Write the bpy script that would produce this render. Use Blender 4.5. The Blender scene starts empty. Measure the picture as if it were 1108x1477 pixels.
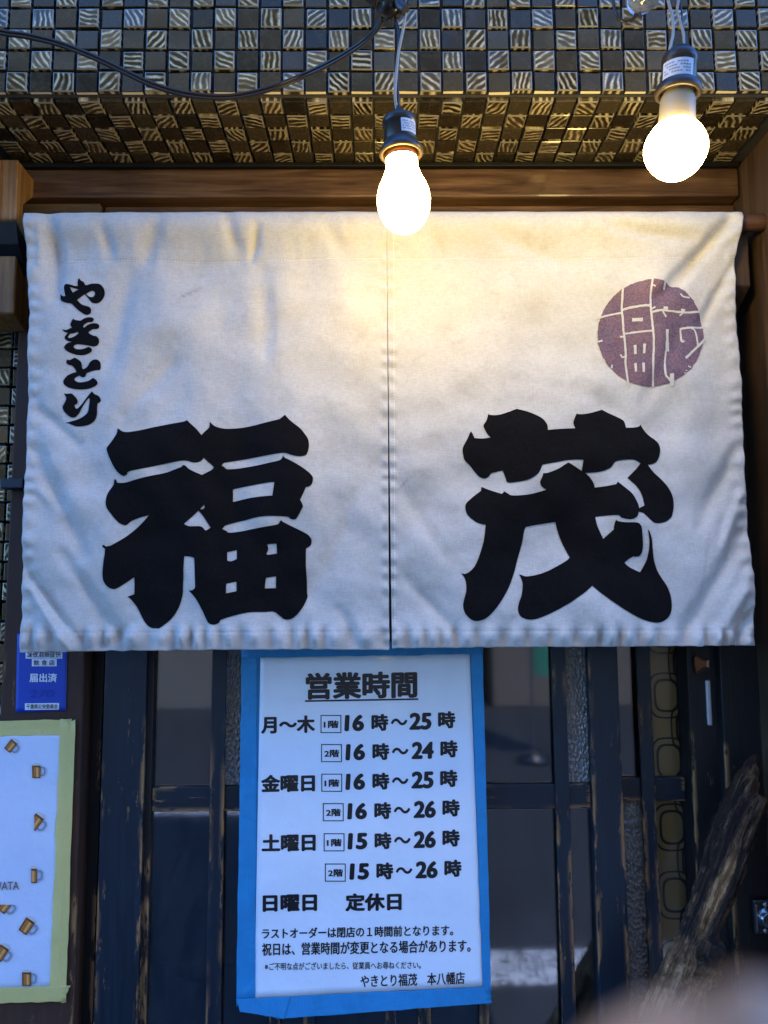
import bpy, bmesh, math, random
from mathutils import Vector, Matrix, noise
from mathutils.geometry import tessellate_polygon
R = math.radians
random.seed(7)
sc = bpy.context.scene
COL = sc.collection

# ------------------------------------------------------------------ camera
FPX, CX, CY = 1109.0, 554.0, 738.5          # focal length and centre in photo pixels
CAM = Vector((0.0, 0.0, 1.45))
PITCH, YAW, ROLL = R(6.3), R(0.45), R(-0.35)
ROT = Matrix.Rotation(-YAW, 3, 'Z') @ Matrix.Rotation(R(90) + PITCH, 3, 'X') @ Matrix.Rotation(ROLL, 3, 'Z')
cam_d = bpy.data.cameras.new('camera')
cam = bpy.data.objects.new('camera', cam_d); COL.objects.link(cam)
cam.matrix_world = Matrix.Translation(CAM) @ ROT.to_4x4()
cam_d.sensor_fit = 'VERTICAL'; cam_d.sensor_height = 36.0
cam_d.lens = FPX / 1477.0 * 36.0
cam_d.clip_start = 0.005; cam_d.clip_end = 500
cam_d.dof.use_dof = True; cam_d.dof.focus_distance = 1.06
cam_d.dof.aperture_fstop = cam_d.lens / 2.6    # about a phone lens opening
sc.camera = cam

# ------------------------------------------------------------------ light
SUN_EL, SUN_AZ = R(52), R(20)                 # behind the shop, a little to the right
w = bpy.data.worlds.new('World'); sc.world = w; w.use_nodes = True
nt = w.node_tree
sky = nt.nodes.new('ShaderNodeTexSky'); sky.sky_type = 'NISHITA'; sky.sun_disc = False
sky.sun_elevation = SUN_EL; sky.sun_rotation = SUN_AZ
sky.air_density = 1.0; sky.dust_density = .2; sky.ozone_density = 4.0
tint = nt.nodes.new('ShaderNodeMix'); tint.data_type = 'RGBA'; tint.blend_type = 'MULTIPLY'; tint.inputs[0].default_value = 1
tint.inputs[7].default_value = (.50, .92, 1.55, 1)          # camera balanced towards the warm bulbs: daylight turns blue
nt.links.new(sky.outputs[0], tint.inputs[6]); nt.links.new(tint.outputs[2], nt.nodes['Background'].inputs[0])
nt.nodes['Background'].inputs[1].default_value = 0.15
sd = bpy.data.lights.new('sun', 'SUN'); sd.energy = 2.0; sd.angle = R(0.53); sd.color = (1.0, .93, .82)
so = bpy.data.objects.new('sun', sd); COL.objects.link(so)
sdir = Vector((math.sin(SUN_AZ) * math.cos(SUN_EL), math.cos(SUN_AZ) * math.cos(SUN_EL), math.sin(SUN_EL)))
so.rotation_euler = sdir.to_track_quat('Z', 'Y').to_euler(); so.location = (3, 8, 12)
sc.view_settings.view_transform = 'Standard'; sc.view_settings.look = 'None'
sc.view_settings.exposure = 2.22; sc.view_settings.gamma = 1.0
BULB_E = 20.0

# ------------------------------------------------------------------ helpers
def ray(px, py):
    return ROT @ Vector(((px - CX) / FPX, -(py - CY) / FPX, -1.0))
def P(px, py, Y):                             # the point of the plane y = Y seen at a photo pixel
    d = ray(px, py); return CAM + d * (Y / d.y)
def PXP(px, py, X):                           # the same for a plane x = X
    d = ray(px, py); return CAM + d * (X / d.x)
def lerp(a, b, t): return a + (b - a) * t
def curve1(pts, q):                           # piecewise linear
    if q <= pts[0][0]: return pts[0][1]
    for (a, u), (b, v) in zip(pts, pts[1:]):
        if q <= b: return lerp(u, v, (q - a) / (b - a))
    return pts[-1][1]
def gauss(x, s): return math.exp(-(x / s) ** 2)
def nz(x, y=0., z=0.): return noise.noise(Vector((x, y, z)))

def link(name, me, parent=None, mats=()):
    o = bpy.data.objects.new(name, me); COL.objects.link(o)
    for m in (mats if isinstance(mats, (list, tuple)) else [mats]): me.materials.append(m)
    if parent is not None:
        o.parent = parent
        if parent.type == 'EMPTY': o.matrix_parent_inverse = Matrix.Translation(-parent.location)
    return o
def thing(name, loc, label, cat, group=None):
    o = bpy.data.objects.new(name, None); COL.objects.link(o); o.location = loc
    o.empty_display_size = .05
    return tag(o, label, cat, group)
def tag(o, label, cat, group=None):
    o['label'] = label; o['category'] = cat
    if group: o['group'] = group
    return o
def struct(o, kind='structure'):
    o['kind'] = kind; return o
def bm_obj(name, bm, mats, parent=None, smooth=False):
    me = bpy.data.meshes.new(name); bm.normal_update()
    if smooth:
        for f in bm.faces: f.smooth = True
    bm.to_mesh(me); bm.free()
    return link(name, me, parent, mats)
def box_bm(lo, hi, bev=.0015, bm=None):
    bm = bm or bmesh.new()
    t = bmesh.new(); bmesh.ops.create_cube(t, size=1)
    for v in t.verts:
        v.co = Vector([lerp(lo[i], hi[i], v.co[i] + .5) for i in range(3)])
    if bev: bmesh.ops.bevel(t, geom=list(t.edges), offset=bev, segments=2, affect='EDGES', profile=.5)
    me = bpy.data.meshes.new('t'); t.to_mesh(me); t.free(); bm.from_mesh(me); bpy.data.meshes.remove(me)
    return bm
def box(name, lo, hi, m, parent=None, bev=.0015):
    lo2 = [min(a, b) for a, b in zip(lo, hi)]; hi2 = [max(a, b) for a, b in zip(lo, hi)]
    return bm_obj(name, box_bm(lo2, hi2, bev), m, parent)
def vbox(name, x0, x1, ref, Yf, Yb, z0, z1, m, parent, bev=.0015):   # upright member whose edges pass photo columns x0, x1 at row ref
    a = P(x0, ref, Yf).x; b = P(x1, ref, Yf).x
    return box(name, (a, Yf, z0), (b, Yb, z1), m, parent, bev)
def prism(name, prof, x0, x1, m, parent=None, bev=.0012):            # profile in (y, z) run along x
    bm = bmesh.new()
    A = [bm.verts.new((x0, y, z)) for y, z in prof]; B = [bm.verts.new((x1, y, z)) for y, z in prof]
    bm.faces.new(A); bm.faces.new(B[::-1])
    n = len(prof)
    for i in range(n): bm.faces.new((A[i], B[i], B[(i + 1) % n], A[(i + 1) % n]))
    bmesh.ops.recalc_face_normals(bm, faces=bm.faces)
    if bev: bmesh.ops.bevel(bm, geom=list(bm.edges), offset=bev, segments=1, affect='EDGES')
    return bm_obj(name, bm, m, parent)
def catmull(pts, n=8):
    out = []
    for i in range(len(pts) - 1):
        p0, p1, p2, p3 = pts[max(i - 1, 0)], pts[i], pts[i + 1], pts[min(i + 2, len(pts) - 1)]
        for k in range(n):
            t = k / n
            out.append(.5 * ((2 * p1) + (p2 - p0) * t + (2 * p0 - 5 * p1 + 4 * p2 - p3) * t * t + (3 * p1 - p0 - 3 * p2 + p3) * t ** 3))
    out.append(pts[-1]); return out
def sweep_bm(pts, rad, seg=12, bm=None, shape=None):
    bm = bm or bmesh.new()
    n = len(pts); rings = []
    up = Vector((0.3, -1, .2)).normalized()
    for i, p in enumerate(pts):
        t = (pts[min(i + 1, n - 1)] - pts[max(i - 1, 0)]).normalized()
        a = (up - t * up.dot(t)).normalized(); b = t.cross(a)
        r = rad(i / (n - 1)) if callable(rad) else rad
        ring = []
        for k in range(seg):
            ph = 2 * math.pi * k / seg
            rr = r * (shape(i / (n - 1), ph) if shape else 1)
            ring.append(bm.verts.new(p + a * (math.cos(ph) * rr) + b * (math.sin(ph) * rr)))
        rings.append(ring)
    for r0, r1 in zip(rings, rings[1:]):
        for k in range(seg):
            f = bm.faces.new((r0[k], r0[(k + 1) % seg], r1[(k + 1) % seg], r1[k])); f.smooth = True
    bm.faces.new(rings[0][::-1]); bm.faces.new(rings[-1])
    bmesh.ops.recalc_face_normals(bm, faces=bm.faces)
    return bm
def lathe_bm(o, ax, prof, seg=48, bm=None, smooth=True):             # prof: (distance along ax, radius)
    bm = bm or bmesh.new()
    ax = ax.normalized(); a = ax.orthogonal().normalized(); b = ax.cross(a)
    rings = []
    for t, r in prof:
        if r < 1e-6: rings.append([bm.verts.new(o + ax * t)])
        else: rings.append([bm.verts.new(o + ax * t + (a * math.cos(2 * math.pi * k / seg) + b * math.sin(2 * math.pi * k / seg)) * r) for k in range(seg)])
    fs = []
    for r0, r1 in zip(rings, rings[1:]):
        for k in range(seg):
            k2 = (k + 1) % seg
            if len(r0) == 1 and len(r1) == 1: continue
            if len(r0) == 1: f = bm.faces.new((r0[0], r1[k2], r1[k]))
            elif len(r1) == 1: f = bm.faces.new((r0[k], r0[k2], r1[0]))
            else: f = bm.faces.new((r0[k], r0[k2], r1[k2], r1[k]))
            f.smooth = smooth; fs.append(f)
    bmesh.ops.recalc_face_normals(bm, faces=fs)
    return bm

# ------------------------------------------------------------------ materials
def N(m, t, **kw):
    n = m.node_tree.nodes.new(t)
    for k, v in kw.items():
        if k in n.inputs.keys() if hasattr(n.inputs, 'keys') else False: n.inputs[k].default_value = v
        else: setattr(n, k, v)
    return n
def L(m, a, b): m.node_tree.links.new(a, b)
def rgba(c): return (c[0], c[1], c[2], 1)
def mat(name, base=(.5, .5, .5), rough=.5, metal=0., coat=0., spec=.5, sheen=0., trans=0., emit=None, es=0.):
    m = bpy.data.materials.new(name); m.use_nodes = True
    b = m.node_tree.nodes['Principled BSDF']
    b.inputs['Base Color'].default_value = rgba(base); b.inputs['Roughness'].default_value = rough
    b.inputs['Metallic'].default_value = metal; b.inputs['Coat Weight'].default_value = coat
    b.inputs['Coat Roughness'].default_value = .06
    b.inputs['Specular IOR Level'].default_value = spec; b.inputs['Sheen Weight'].default_value = sheen
    b.inputs['Transmission Weight'].default_value = trans
    if emit: b.inputs['Emission Color'].default_value = rgba(emit); b.inputs['Emission Strength'].default_value = es
    return m
def bsdf(m): return m.node_tree.nodes['Principled BSDF']
def coords(m, scale=(1, 1, 1), out='Object', loc=(0, 0, 0)):
    tc = N(m, 'ShaderNodeTexCoord'); mp = N(m, 'ShaderNodeMapping')
    mp.inputs['Scale'].default_value = scale; mp.inputs['Location'].default_value = loc
    L(m, tc.outputs[out], mp.inputs[0]); return mp.outputs[0]
def noise_t(m, vec, scale, detail=4, rough=.55, dist=0.):
    n = N(m, 'ShaderNodeTexNoise'); n.inputs['Scale'].default_value = scale; n.inputs['Detail'].default_value = detail
    n.inputs['Roughness'].default_value = rough; n.inputs['Distortion'].default_value = dist
    L(m, vec, n.inputs['Vector']); return n.outputs['Fac']
def ramp(m, fac, stops):
    r = N(m, 'ShaderNodeValToRGB'); e = r.color_ramp.elements
    while len(e) > 1: e.remove(e[-1])
    e[0].position = stops[0][0]; e[0].color = rgba(stops[0][1])
    for p, c in stops[1:]: q = e.new(p); q.color = rgba(c)
    L(m, fac, r.inputs[0]); return r.outputs[0]
def g(v): return (v, v, v)
def mix(m, fac, a, b, blend='MIX'):
    n = N(m, 'ShaderNodeMix'); n.data_type = 'RGBA'; n.blend_type = blend
    for s, v in ((n.inputs[0], fac), (n.inputs[6], a), (n.inputs[7], b)):
        if hasattr(v, 'is_linked'): L(m, v, s)
        elif isinstance(v, (tuple, list)): s.default_value = rgba(v)
        else: s.default_value = v
    return n.outputs[2]
def mth(m, op, a, b=0.):
    n = N(m, 'ShaderNodeMath'); n.operation = op
    for s, v in ((n.inputs[0], a), (n.inputs[1], b)):
        if hasattr(v, 'is_linked'): L(m, v, s)
        else: s.default_value = v
    return n.outputs[0]
def bump(m, h, strength, dist=.002):
    n = N(m, 'ShaderNodeBump'); n.inputs['Strength'].default_value = strength; n.inputs['Distance'].default_value = dist
    L(m, h, n.inputs['Height']); L(m, n.outputs[0], bsdf(m).inputs['Normal'])

def wood(name, c0, c1, axis='z', rough=.5, worn=None, amount=.5, coat=0., bmp=.35, fine=1.):
    m = mat(name, c0, rough, coat=coat)
    s = {'x': (2.2, 42, 42), 'y': (42, 2.2, 42), 'z': (42, 42, 2.2)}[axis]
    v = coords(m, s)
    gr = noise_t(m, v, 2.0 * fine, 8, .65, 1.2)
    col = ramp(m, gr, [(.30, c0), (.52, tuple(lerp(a, b, .5) for a, b in zip(c0, c1))), (.72, c1)])
    v2 = coords(m, (3, 3, 3))
    bl = noise_t(m, v2, 2.2, 4, .6)
    col = mix(m, ramp(m, bl, [(.35, g(0)), (.7, g(.55))]), col, tuple(a * .45 for a in c0))
    h = gr
    if worn:
        bv = N(m, 'ShaderNodeBevel'); bv.samples = 4; bv.inputs['Radius'].default_value = .010
        ge = N(m, 'ShaderNodeNewGeometry')
        d = N(m, 'ShaderNodeVectorMath'); d.operation = 'DOT_PRODUCT'
        L(m, bv.outputs[0], d.inputs[0]); L(m, ge.outputs['Normal'], d.inputs[1])
        edge = mth(m, 'SUBTRACT', 1.0, d.outputs['Value'])
        edge = ramp(m, edge, [(.006, g(0)), (.03, g(1))])
        ss = {'x': (6, 30, 30), 'y': (30, 6, 30), 'z': (30, 30, 6)}[axis]
        n1 = ramp(m, noise_t(m, coords(m, ss, loc=(3, 1, 7)), 2.4, 6, .7), [(.48, g(0)), (.52, g(1))])
        tcz = N(m, 'ShaderNodeTexCoord'); sz = N(m, 'ShaderNodeSeparateXYZ'); L(m, tcz.outputs['Object'], sz.inputs[0])
        low = mth(m, 'MULTIPLY', mth(m, 'SUBTRACT', 1.28, sz.outputs[2]), .42)          # knocked about more lower down
        n2 = ramp(m, mth(m, 'ADD', noise_t(m, coords(m, (2.5, 2.5, 2.5), loc=(1, 5, 2)), 2.0, 3, .6), low), [(.47 + .1 * (1 - amount), g(0)), (.58, g(1))])
        e2 = mth(m, 'MULTIPLY', mth(m, 'MULTIPLY', edge, n1), n2)
        sp = ramp(m, noise_t(m, coords(m, tuple(q * 1.6 for q in ss), loc=(9, 2, 4)), 2.1, 7, .75), [(.62, g(0)), (.66, g(1))])
        e3 = mth(m, 'MAXIMUM', e2, mth(m, 'MULTIPLY', sp, mth(m, 'MULTIPLY', n2, amount)))
        wc = ramp(m, noise_t(m, v, 3.0, 5, .7), [(.3, tuple(a * .45 for a in worn)), (.7, worn)])
        col = mix(m, e3, col, wc)
        h = mth(m, 'SUBTRACT', gr, mth(m, 'MULTIPLY', e3, .8))
    L(m, col, bsdf(m).inputs['Base Color'])
    rr = N(m, 'ShaderNodeMapRange'); rr.inputs[3].default_value = rough - .12; rr.inputs[4].default_value = rough + .2
    L(m, gr, rr.inputs[0]); L(m, rr.outputs[0], bsdf(m).inputs['Roughness'])
    bump(m, h, bmp, .0015)
    return m

TAN = (.55, .27, .09)
M_beam = wood('beam_wood', (.050, .022, .010), (.27, .145, .070), 'x', .36, (.42, .27, .14), .25, coat=.15)
M_brack = wood('bracket_wood', (.17, .062, .012), (.52, .25, .06), 'z', .45, (.5, .33, .18), .3, coat=.1)
M_side = wood('side_wood', (.045, .024, .011), (.13, .072, .034), 'z', .5, (.3, .2, .12), .3)
M_post = wood('post_wood', (.040, .013, .004), (.090, .034, .011), 'z', .7, TAN, .35)
M_dark = wood('dark_wood', (.0028, .0105, .0190), (.0065, .021, .037), 'z', .42, TAN, .75)
M_darkx = wood('dark_rail_wood', (.0032, .0095, .0165), (.0070, .019, .032), 'x', .45, TAN, .7)
M_black = wood('black_wood', (.0035, .003, .003), (.008, .007, .006), 'z', .5, TAN, .4)

def glass_mat(name, bumpy=False, ior=1.95):
    m = bpy.data.materials.new(name); m.use_nodes = True
    nt = m.node_tree; nt.nodes.remove(bsdf(m))
    out = nt.nodes['Material Output']
    tr = N(m, 'ShaderNodeBsdfTransparent'); tr.inputs[0].default_value = (.80, .84, .86, 1)
    gl = N(m, 'ShaderNodeBsdfGlossy'); gl.inputs['Roughness'].default_value = .04 if not bumpy else .16
    fr = N(m, 'ShaderNodeFresnel'); fr.inputs['IOR'].default_value = ior
    df = N(m, 'ShaderNodeBsdfDiffuse'); df.inputs[0].default_value = (.5, .5, .48, 1)
    mx = N(m, 'ShaderNodeMixShader'); mx2 = N(m, 'ShaderNodeMixShader')
    L(m, fr.outputs[0], mx.inputs[0]); L(m, tr.outputs[0], mx.inputs[1]); L(m, gl.outputs[0], mx.inputs[2])
    dust = noise_t(m, coords(m, (9, 9, 4)), 1.6, 6, .7, .6)
    dr = ramp(m, dust, [(.42, g(.004)), (.75, g(.06))])
    L(m, dr, mx2.inputs[0]); L(m, mx.outputs[0], mx2.inputs[1]); L(m, df.outputs[0], mx2.inputs[2])
    if bumpy:
        vo = N(m, 'ShaderNodeTexVoronoi'); vo.inputs['Scale'].default_value = 260
        L(m, coords(m, (1, 1, .6)), vo.inputs['Vector'])
        b = N(m, 'ShaderNodeBump'); b.inputs['Strength'].default_value = 1.0; b.inputs['Distance'].default_value = .004
        L(m, vo.outputs['Distance'], b.inputs['Height'])
        L(m, b.outputs[0], gl.inputs['Normal']); L(m, b.outputs[0], df.inputs['Normal'])
        mx2.inputs[0].default_value = .3
        for l in list(mx2.inputs[0].links): nt.links.remove(l)
        tr.inputs[0].default_value = (.35, .37, .38, 1); df.inputs[0].default_value = (.42, .38, .32, 1); mx2.inputs[0].default_value = .5
        fr.inputs['IOR'].default_value = 2.4
    L(m, mx2.outputs[0], out.inputs[0])
    return m
M_glass = glass_mat('window_glass'); M_pebble = glass_mat('pebbled_glass', True); M_glass2 = glass_mat('clear_glass', False, 1.33)

def tile_streak():
    m = mat('streaked_glass_tile', (.02, .02, .02), .2, coat=.8); bsdf(m).inputs['Coat Tint'].default_value = (1, .86, .56, 1); bsdf(m).inputs['Specular Tint'].default_value = (1, .85, .52, 1)
    uv = N(m, 'ShaderNodeTexCoord').outputs['UV']
    at = N(m, 'ShaderNodeAttribute'); at.attribute_name = 'rnd'
    sp = N(m, 'ShaderNodeSeparateColor'); L(m, at.outputs['Color'], sp.inputs[0])
    vr = N(m, 'ShaderNodeVectorRotate'); vr.rotation_type = 'Z_AXIS'; vr.inputs['Center'].default_value = (.5, .5, 0)
    L(m, uv, vr.inputs['Vector']); L(m, mth(m, 'MULTIPLY', sp.outputs[0], 6.28), vr.inputs['Angle'])
    ad = N(m, 'ShaderNodeVectorMath'); ad.operation = 'MULTIPLY_ADD'
    ad.inputs[1].default_value = (30, 30, 30); L(m, at.outputs['Color'], ad.inputs[0]); L(m, vr.outputs[0], ad.inputs[2])
    wv = N(m, 'ShaderNodeTexWave'); wv.inputs['Scale'].default_value = .95; wv.inputs['Distortion'].default_value = 8.5
    wv.inputs['Detail'].default_value = 2.5; wv.inputs['Detail Scale'].default_value = .55; wv.inputs['Detail Roughness'].default_value = .6
    L(m, ad.outputs[0], wv.inputs['Vector'])
    gr = noise_t(m, ad.outputs[0], 34, 4, .8); pt_ = noise_t(m, ad.outputs[0], 1.7, 2, .5)
    st = ramp(m, wv.outputs['Fac'], [(.36, g(0)), (.60, g(.28)), (.82, g(.62)), (.94, g(1))])
    st = mth(m, 'MULTIPLY', st, ramp(m, gr, [(.32, g(.18)), (.58, g(1))]))
    st = mth(m, 'MULTIPLY', st, ramp(m, pt_, [(.34, g(.18)), (.58, g(1))]))
    col = mix(m, st, mix(m, sp.outputs[1], (.014, .011, .006), (.070, .052, .026)), (.95, .90, .72))
    L(m, col, bsdf(m).inputs['Base Color'])
    L(m, mth(m, 'MULTIPLY', st, .25), bsdf(m).inputs['Metallic'])
    rr = N(m, 'ShaderNodeMapRange'); rr.inputs[3].default_value = .09; rr.inputs[4].default_value = .34
    L(m, st, rr.inputs[0]); L(m, rr.outputs[0], bsdf(m).inputs['Roughness'])
    bump(m, mth(m, 'ADD', st, mth(m, 'MULTIPLY', gr, .3)), .25, .001)
    return m
def tile_plain():
    m = mat('plain_dark_tile', (.02, .02, .02), .16, coat=.3); bsdf(m).inputs['Coat Tint'].default_value = (1, .86, .55, 1); bsdf(m).inputs['Specular Tint'].default_value = (1, .84, .50, 1)
    at = N(m, 'ShaderNodeAttribute'); at.attribute_name = 'rnd'
    sp = N(m, 'ShaderNodeSeparateColor'); L(m, at.outputs['Color'], sp.inputs[0])
    c = mix(m, sp.outputs[1], (.010, .008, .005), (.060, .048, .028))
    sm = noise_t(m, coords(m, (30, 30, 30)), 2, 5, .7)
    c = mix(m, ramp(m, sm, [(.5, g(0)), (.8, g(.4))]), c, (.11, .085, .05))
    L(m, c, bsdf(m).inputs['Base Color'])
    rr = N(m, 'ShaderNodeMapRange'); rr.inputs[3].default_value = .10; rr.inputs[4].default_value = .42
    L(m, sm, rr.inputs[0]); L(m, rr.outputs[0], bsdf(m).inputs['Roughness'])
    bump(m, sm, .08, .001)
    return m
M_streak, M_plain = tile_streak(), tile_plain()
M_tedge = mat('glass_tile_rim_glint', (.24, .21, .13), .22, coat=.6); M_tfoot = mat('lit_bare_tile_edge', (.80, .70, .42), .6)  # glass rim painted pale as if its edges catch light
M_grout = mat('grout', (.016, .015, .014), .8)

def cloth():
    m = mat('noren_canvas', (.72, .69, .63), .92, sheen=.25, spec=.2)
    v = coords(m, (1, 1, 1))
    a = noise_t(m, v, 7, 6, .65); b = noise_t(m, v, 34, 5, .7)
    c = mth(m, 'ADD', mth(m, 'MULTIPLY', noise_t(m, coords(m, (130, 130, 760)), 1, 2, .6), .55), mth(m, 'MULTIPLY', noise_t(m, coords(m, (760, 130, 130)), 1, 2, .6), .45))
    col = ramp(m, a, [(.32, (.55, .52, .45)), (.55, (.60, .565, .50)), (.72, (.53, .49, .41))])
    col = mix(m, ramp(m, b, [(.52, g(0)), (.76, g(.36))]), col, (.34, .285, .20))
    at = N(m, 'ShaderNodeAttribute'); at.attribute_name = 'dirt_hem_tone'
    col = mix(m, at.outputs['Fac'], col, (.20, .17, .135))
    col = mix(m, ramp(m, c, [(.40, g(.34)), (.58, g(0))]), col, (.36, .335, .29))
    L(m, col, bsdf(m).inputs['Base Color'])
    bump(m, mth(m, 'ADD', c, mth(m, 'MULTIPLY', b, .25)), .40, .0010)
    return m
M_cloth = cloth()
def ink():
    m = mat('black_ink', (.005, .0045, .0045), .9, spec=.12)
    c = noise_t(m, coords(m, (1, 1, 1)), 420, 2, .6); s = noise_t(m, coords(m, (1, 1, 1)), 60, 6, .75)
    col = ramp(m, c, [(.3, (.003, .0026, .0026)), (.7, (.008, .0068, .0065))])
    L(m, mix(m, ramp(m, s, [(.66, g(0)), (.78, g(.4))]), col, (.045, .04, .035)), bsdf(m).inputs['Base Color'])
    bump(m, c, .3, .001); return m
M_ink = ink()
def purple():
    m = mat('purple_ink', (.13, .075, .10), .9, spec=.2)
    a = noise_t(m, coords(m, (1, 1, 1)), 24, 5, .6); c = noise_t(m, coords(m, (1, 1, 1)), 420, 2, .6)
    col = ramp(m, a, [(.32, (.080, .048, .098)), (.52, (.115, .058, .094)), (.72, (.17, .075, .085))])
    L(m, mix(m, ramp(m, c, [(.4, g(.35)), (.7, g(0))]), col, (.30, .24, .25)), bsdf(m).inputs['Base Color'])
    return m
M_purple = purple()
M_thread = mat('stitch_thread', (.78, .76, .70), .9)
def paper(name, c, rough=.35, coat=.25):
    m = mat(name, c, rough, coat=coat); bsdf(m).inputs['Coat Roughness'].default_value = .12
    a = noise_t(m, coords(m, (1, 1, 1)), 14, 5, .6)
    L(m, mix(m, ramp(m, a, [(.45, g(0)), (.75, g(.2))]), c, tuple(q * .72 for q in c)), bsdf(m).inputs['Base Color'])
    bump(m, a, .5, .006); return m
M_paper = paper('laminated_paper', (.88, .91, .94)); M_paper2 = paper('poster_paper', (.70, .74, .84))
M_print = mat('black_print', (.008, .008, .009), .4, coat=.25)
def tape(name, c, alpha, crinkle=.5):
    m = mat(name, c, .5)
    v = coords(m, (1, 1, 1))
    n = noise_t(m, v, 30, 6, .7, .8); n2 = noise_t(m, coords(m, (90, 90, 12)), 1, 3, .6)
    L(m, mix(m, ramp(m, n, [(.35, g(0)), (.75, g(.5))]), c, tuple(q * .55 for q in c)), bsdf(m).inputs['Base Color'])
    bump(m, mth(m, 'ADD', n, n2), crinkle, .003)
    if alpha < 1:
        L(m, ramp(m, n, [(.3, g(alpha - .12)), (.7, g(alpha + .1))]), bsdf(m).inputs['Alpha'])
    return m
M_blue = tape('blue_tape', (.018, .27, .55), 1.0); M_yellow = tape('yellow_tape', (.98, .80, .27), .66)
M_sticker = mat('blue_sticker', (.006, .050, .38), .5, coat=.05)
M_white = mat('white_print', (.75, .77, .8), .5)
M_ghost = mat('faded_pen', (.008, .026, .30), .5)
M_amber = mat('printed_amber', (.55, .17, .025), .4); M_amber2 = mat('printed_pale_amber', (.80, .42, .13), .4)
M_mugdark = mat('printed_brown', (.16, .06, .016), .4); M_muggrey = mat('printed_glass_grey', (.28, .33, .38), .4)
M_foam = mat('printed_foam', (.66, .62, .55), .5); M_brownprint = mat('brown_print', (.22, .14, .10), .5)
M_blkplastic = mat('black_plastic', (.030, .020, .012), .33, spec=.5)
M_cord = mat('dark_cord', (.026, .017, .008), .3, coat=.25, spec=.35)
M_clearcord = mat('clear_grey_cord', (.42, .33, .20), .3, coat=.3)
M_copper = mat('copper_base', (.55, .22, .10), .35, metal=.9)
M_cream = mat('bulb_plastic', (.36, .29, .17), .4)
M_label = mat('paper_label', (.62, .63, .66), .6); M_labelink = mat('label_print', (.25, .25, .28), .6)
M_clearp = mat('clear_plastic', (.55, .57, .56), .08, trans=.85)
M_chrome = mat('worn_chrome', (.42, .43, .45), .28, metal=1.0); M_steel = mat('brushed_plate', (.55, .58, .62), .4, metal=.7)
M_screw = mat('dark_steel', (.10, .10, .11), .4, metal=1.0)
M_pull = mat('copper_pull', (.22, .09, .04), .45, metal=.6)
def bulb_mat(name, c, e):
    m = bpy.data.materials.new(name); m.use_nodes = True; m.node_tree.nodes.remove(bsdf(m))
    em = N(m, 'ShaderNodeEmission'); em.inputs[0].default_value = rgba(c); em.inputs[1].default_value = e
    L(m, em.outputs[0], m.node_tree.nodes['Material Output'].inputs[0]); return m
M_bulb = bulb_mat('lit_bulb', (1.0, .71, .19), BULB_E * .84); M_bulb2 = bulb_mat('lit_round_bulb', (1.0, .76, .28), BULB_E * .62)

# ------------------------------------------------------------------ setting: ground, street
def asphalt():
    m = mat('asphalt', (.05, .05, .052), .9)
    v = coords(m, (1, 1, 1)); a = noise_t(m, v, 1.2, 6, .6); b = noise_t(m, v, 160, 3, .7)
    L(m, mix(m, b, ramp(m, a, [(.3, (.014, .017, .021)), (.7, (.030, .034, .040))]), (.042, .046, .052), 'MIX'), bsdf(m).inputs['Base Color'])
    bump(m, b, .5, .004); return m
bm = bmesh.new(); bmesh.ops.create_grid(bm, x_segments=2, y_segments=2, size=120)
struct(bm_obj('ground', bm, asphalt()))
def worn_paint():
    m = mat('worn_road_paint', (.85, .87, .90), .8)
    v = coords(m, (1, 1, 1)); a = noise_t(m, v, 24, 8, .75, 1.5)
    L(m, mix(m, ramp(m, a, [(.47, g(0)), (.54, g(1))]), (.82, .85, .90), (.05, .055, .06)), bsdf(m).inputs['Base Color']); return m
bm = bmesh.new()
for x0, x1, y0, y1 in ((.34, 5, -1.02, -.74), (-8, -.6, -3.1, -2.95), (-.2, 8, -3.4, -3.25)):
    bm.faces.new([bm.verts.new(q) for q in ((x0, y0, .004), (x1, y0 - .12, .004), (x1, y1 - .12, .004), (x0 + .05, y1, .004))])
struct(bm_obj('road_marking', bm, worn_paint()))

def far_building(name, x0, x1, y, h, wall, label, floors, seed):
    t = thing(name, ((x0 + x1) / 2, y, 0), label, 'building')
    rnd = random.Random(seed)
    mw = mat(name + '_render', wall, .8); a = noise_t(mw, coords(mw), 1.5, 6, .6)
    L(mw, mix(mw, ramp(mw, a, [(.4, g(0)), (.8, g(.3))]), wall, tuple(q * .7 for q in wall)), bsdf(mw).inputs['Base Color'])
    box('wall', (x0, y - 6, 0), (x1, y, h), mw, t, .02)
    fh = 2.75
    mg = mat(name + '_glass', (.03, .035, .04), .1); mb = mat(name + '_parapet', (.62, .50, .32), .8)
    for k in range(floors):
        if k: box('balcony', (x0 + .3, y, k * fh - .08), (x1 - .3, y + .9, k * fh + .31), mb, t, .02)
        x = x0 + .8
        while x < x1 - 2 and k * fh + fh - .5 < h:
            wd = rnd.choice((1.2, 1.7))
            f = box('window', (x, y - .05, k * fh + .9), (x + wd, y + .06, k * fh + fh - .5), mg, t, .01)
            x += wd + rnd.uniform(.7, 1.3)
far_building('apartment_building', -9, 1.2, -8.0, 9.8, (.17, .15, .125), 'grey brown apartment block with balconies across the street, seen only as reflections', 4, 2)
far_building('corner_building', 1.5, 11, -8.0, 9.8, (.16, .12, .09), 'brown corner building across the street, seen only as reflections', 4, 3)
t = thing('advertising_flag', (1.35, -4.6, 0), 'green cloth advertising flag on a pole, reflected in the right door glass', 'flag')
bm = lathe_bm(Vector((1.35, -4.6, 0)), Vector((0, 0, 1)), [(0, .0), (0, .14), (.06, .14), (.08, .014), (2.4, .014), (2.4, 0)], 16); bm_obj('pole', bm, M_screw, t)
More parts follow.
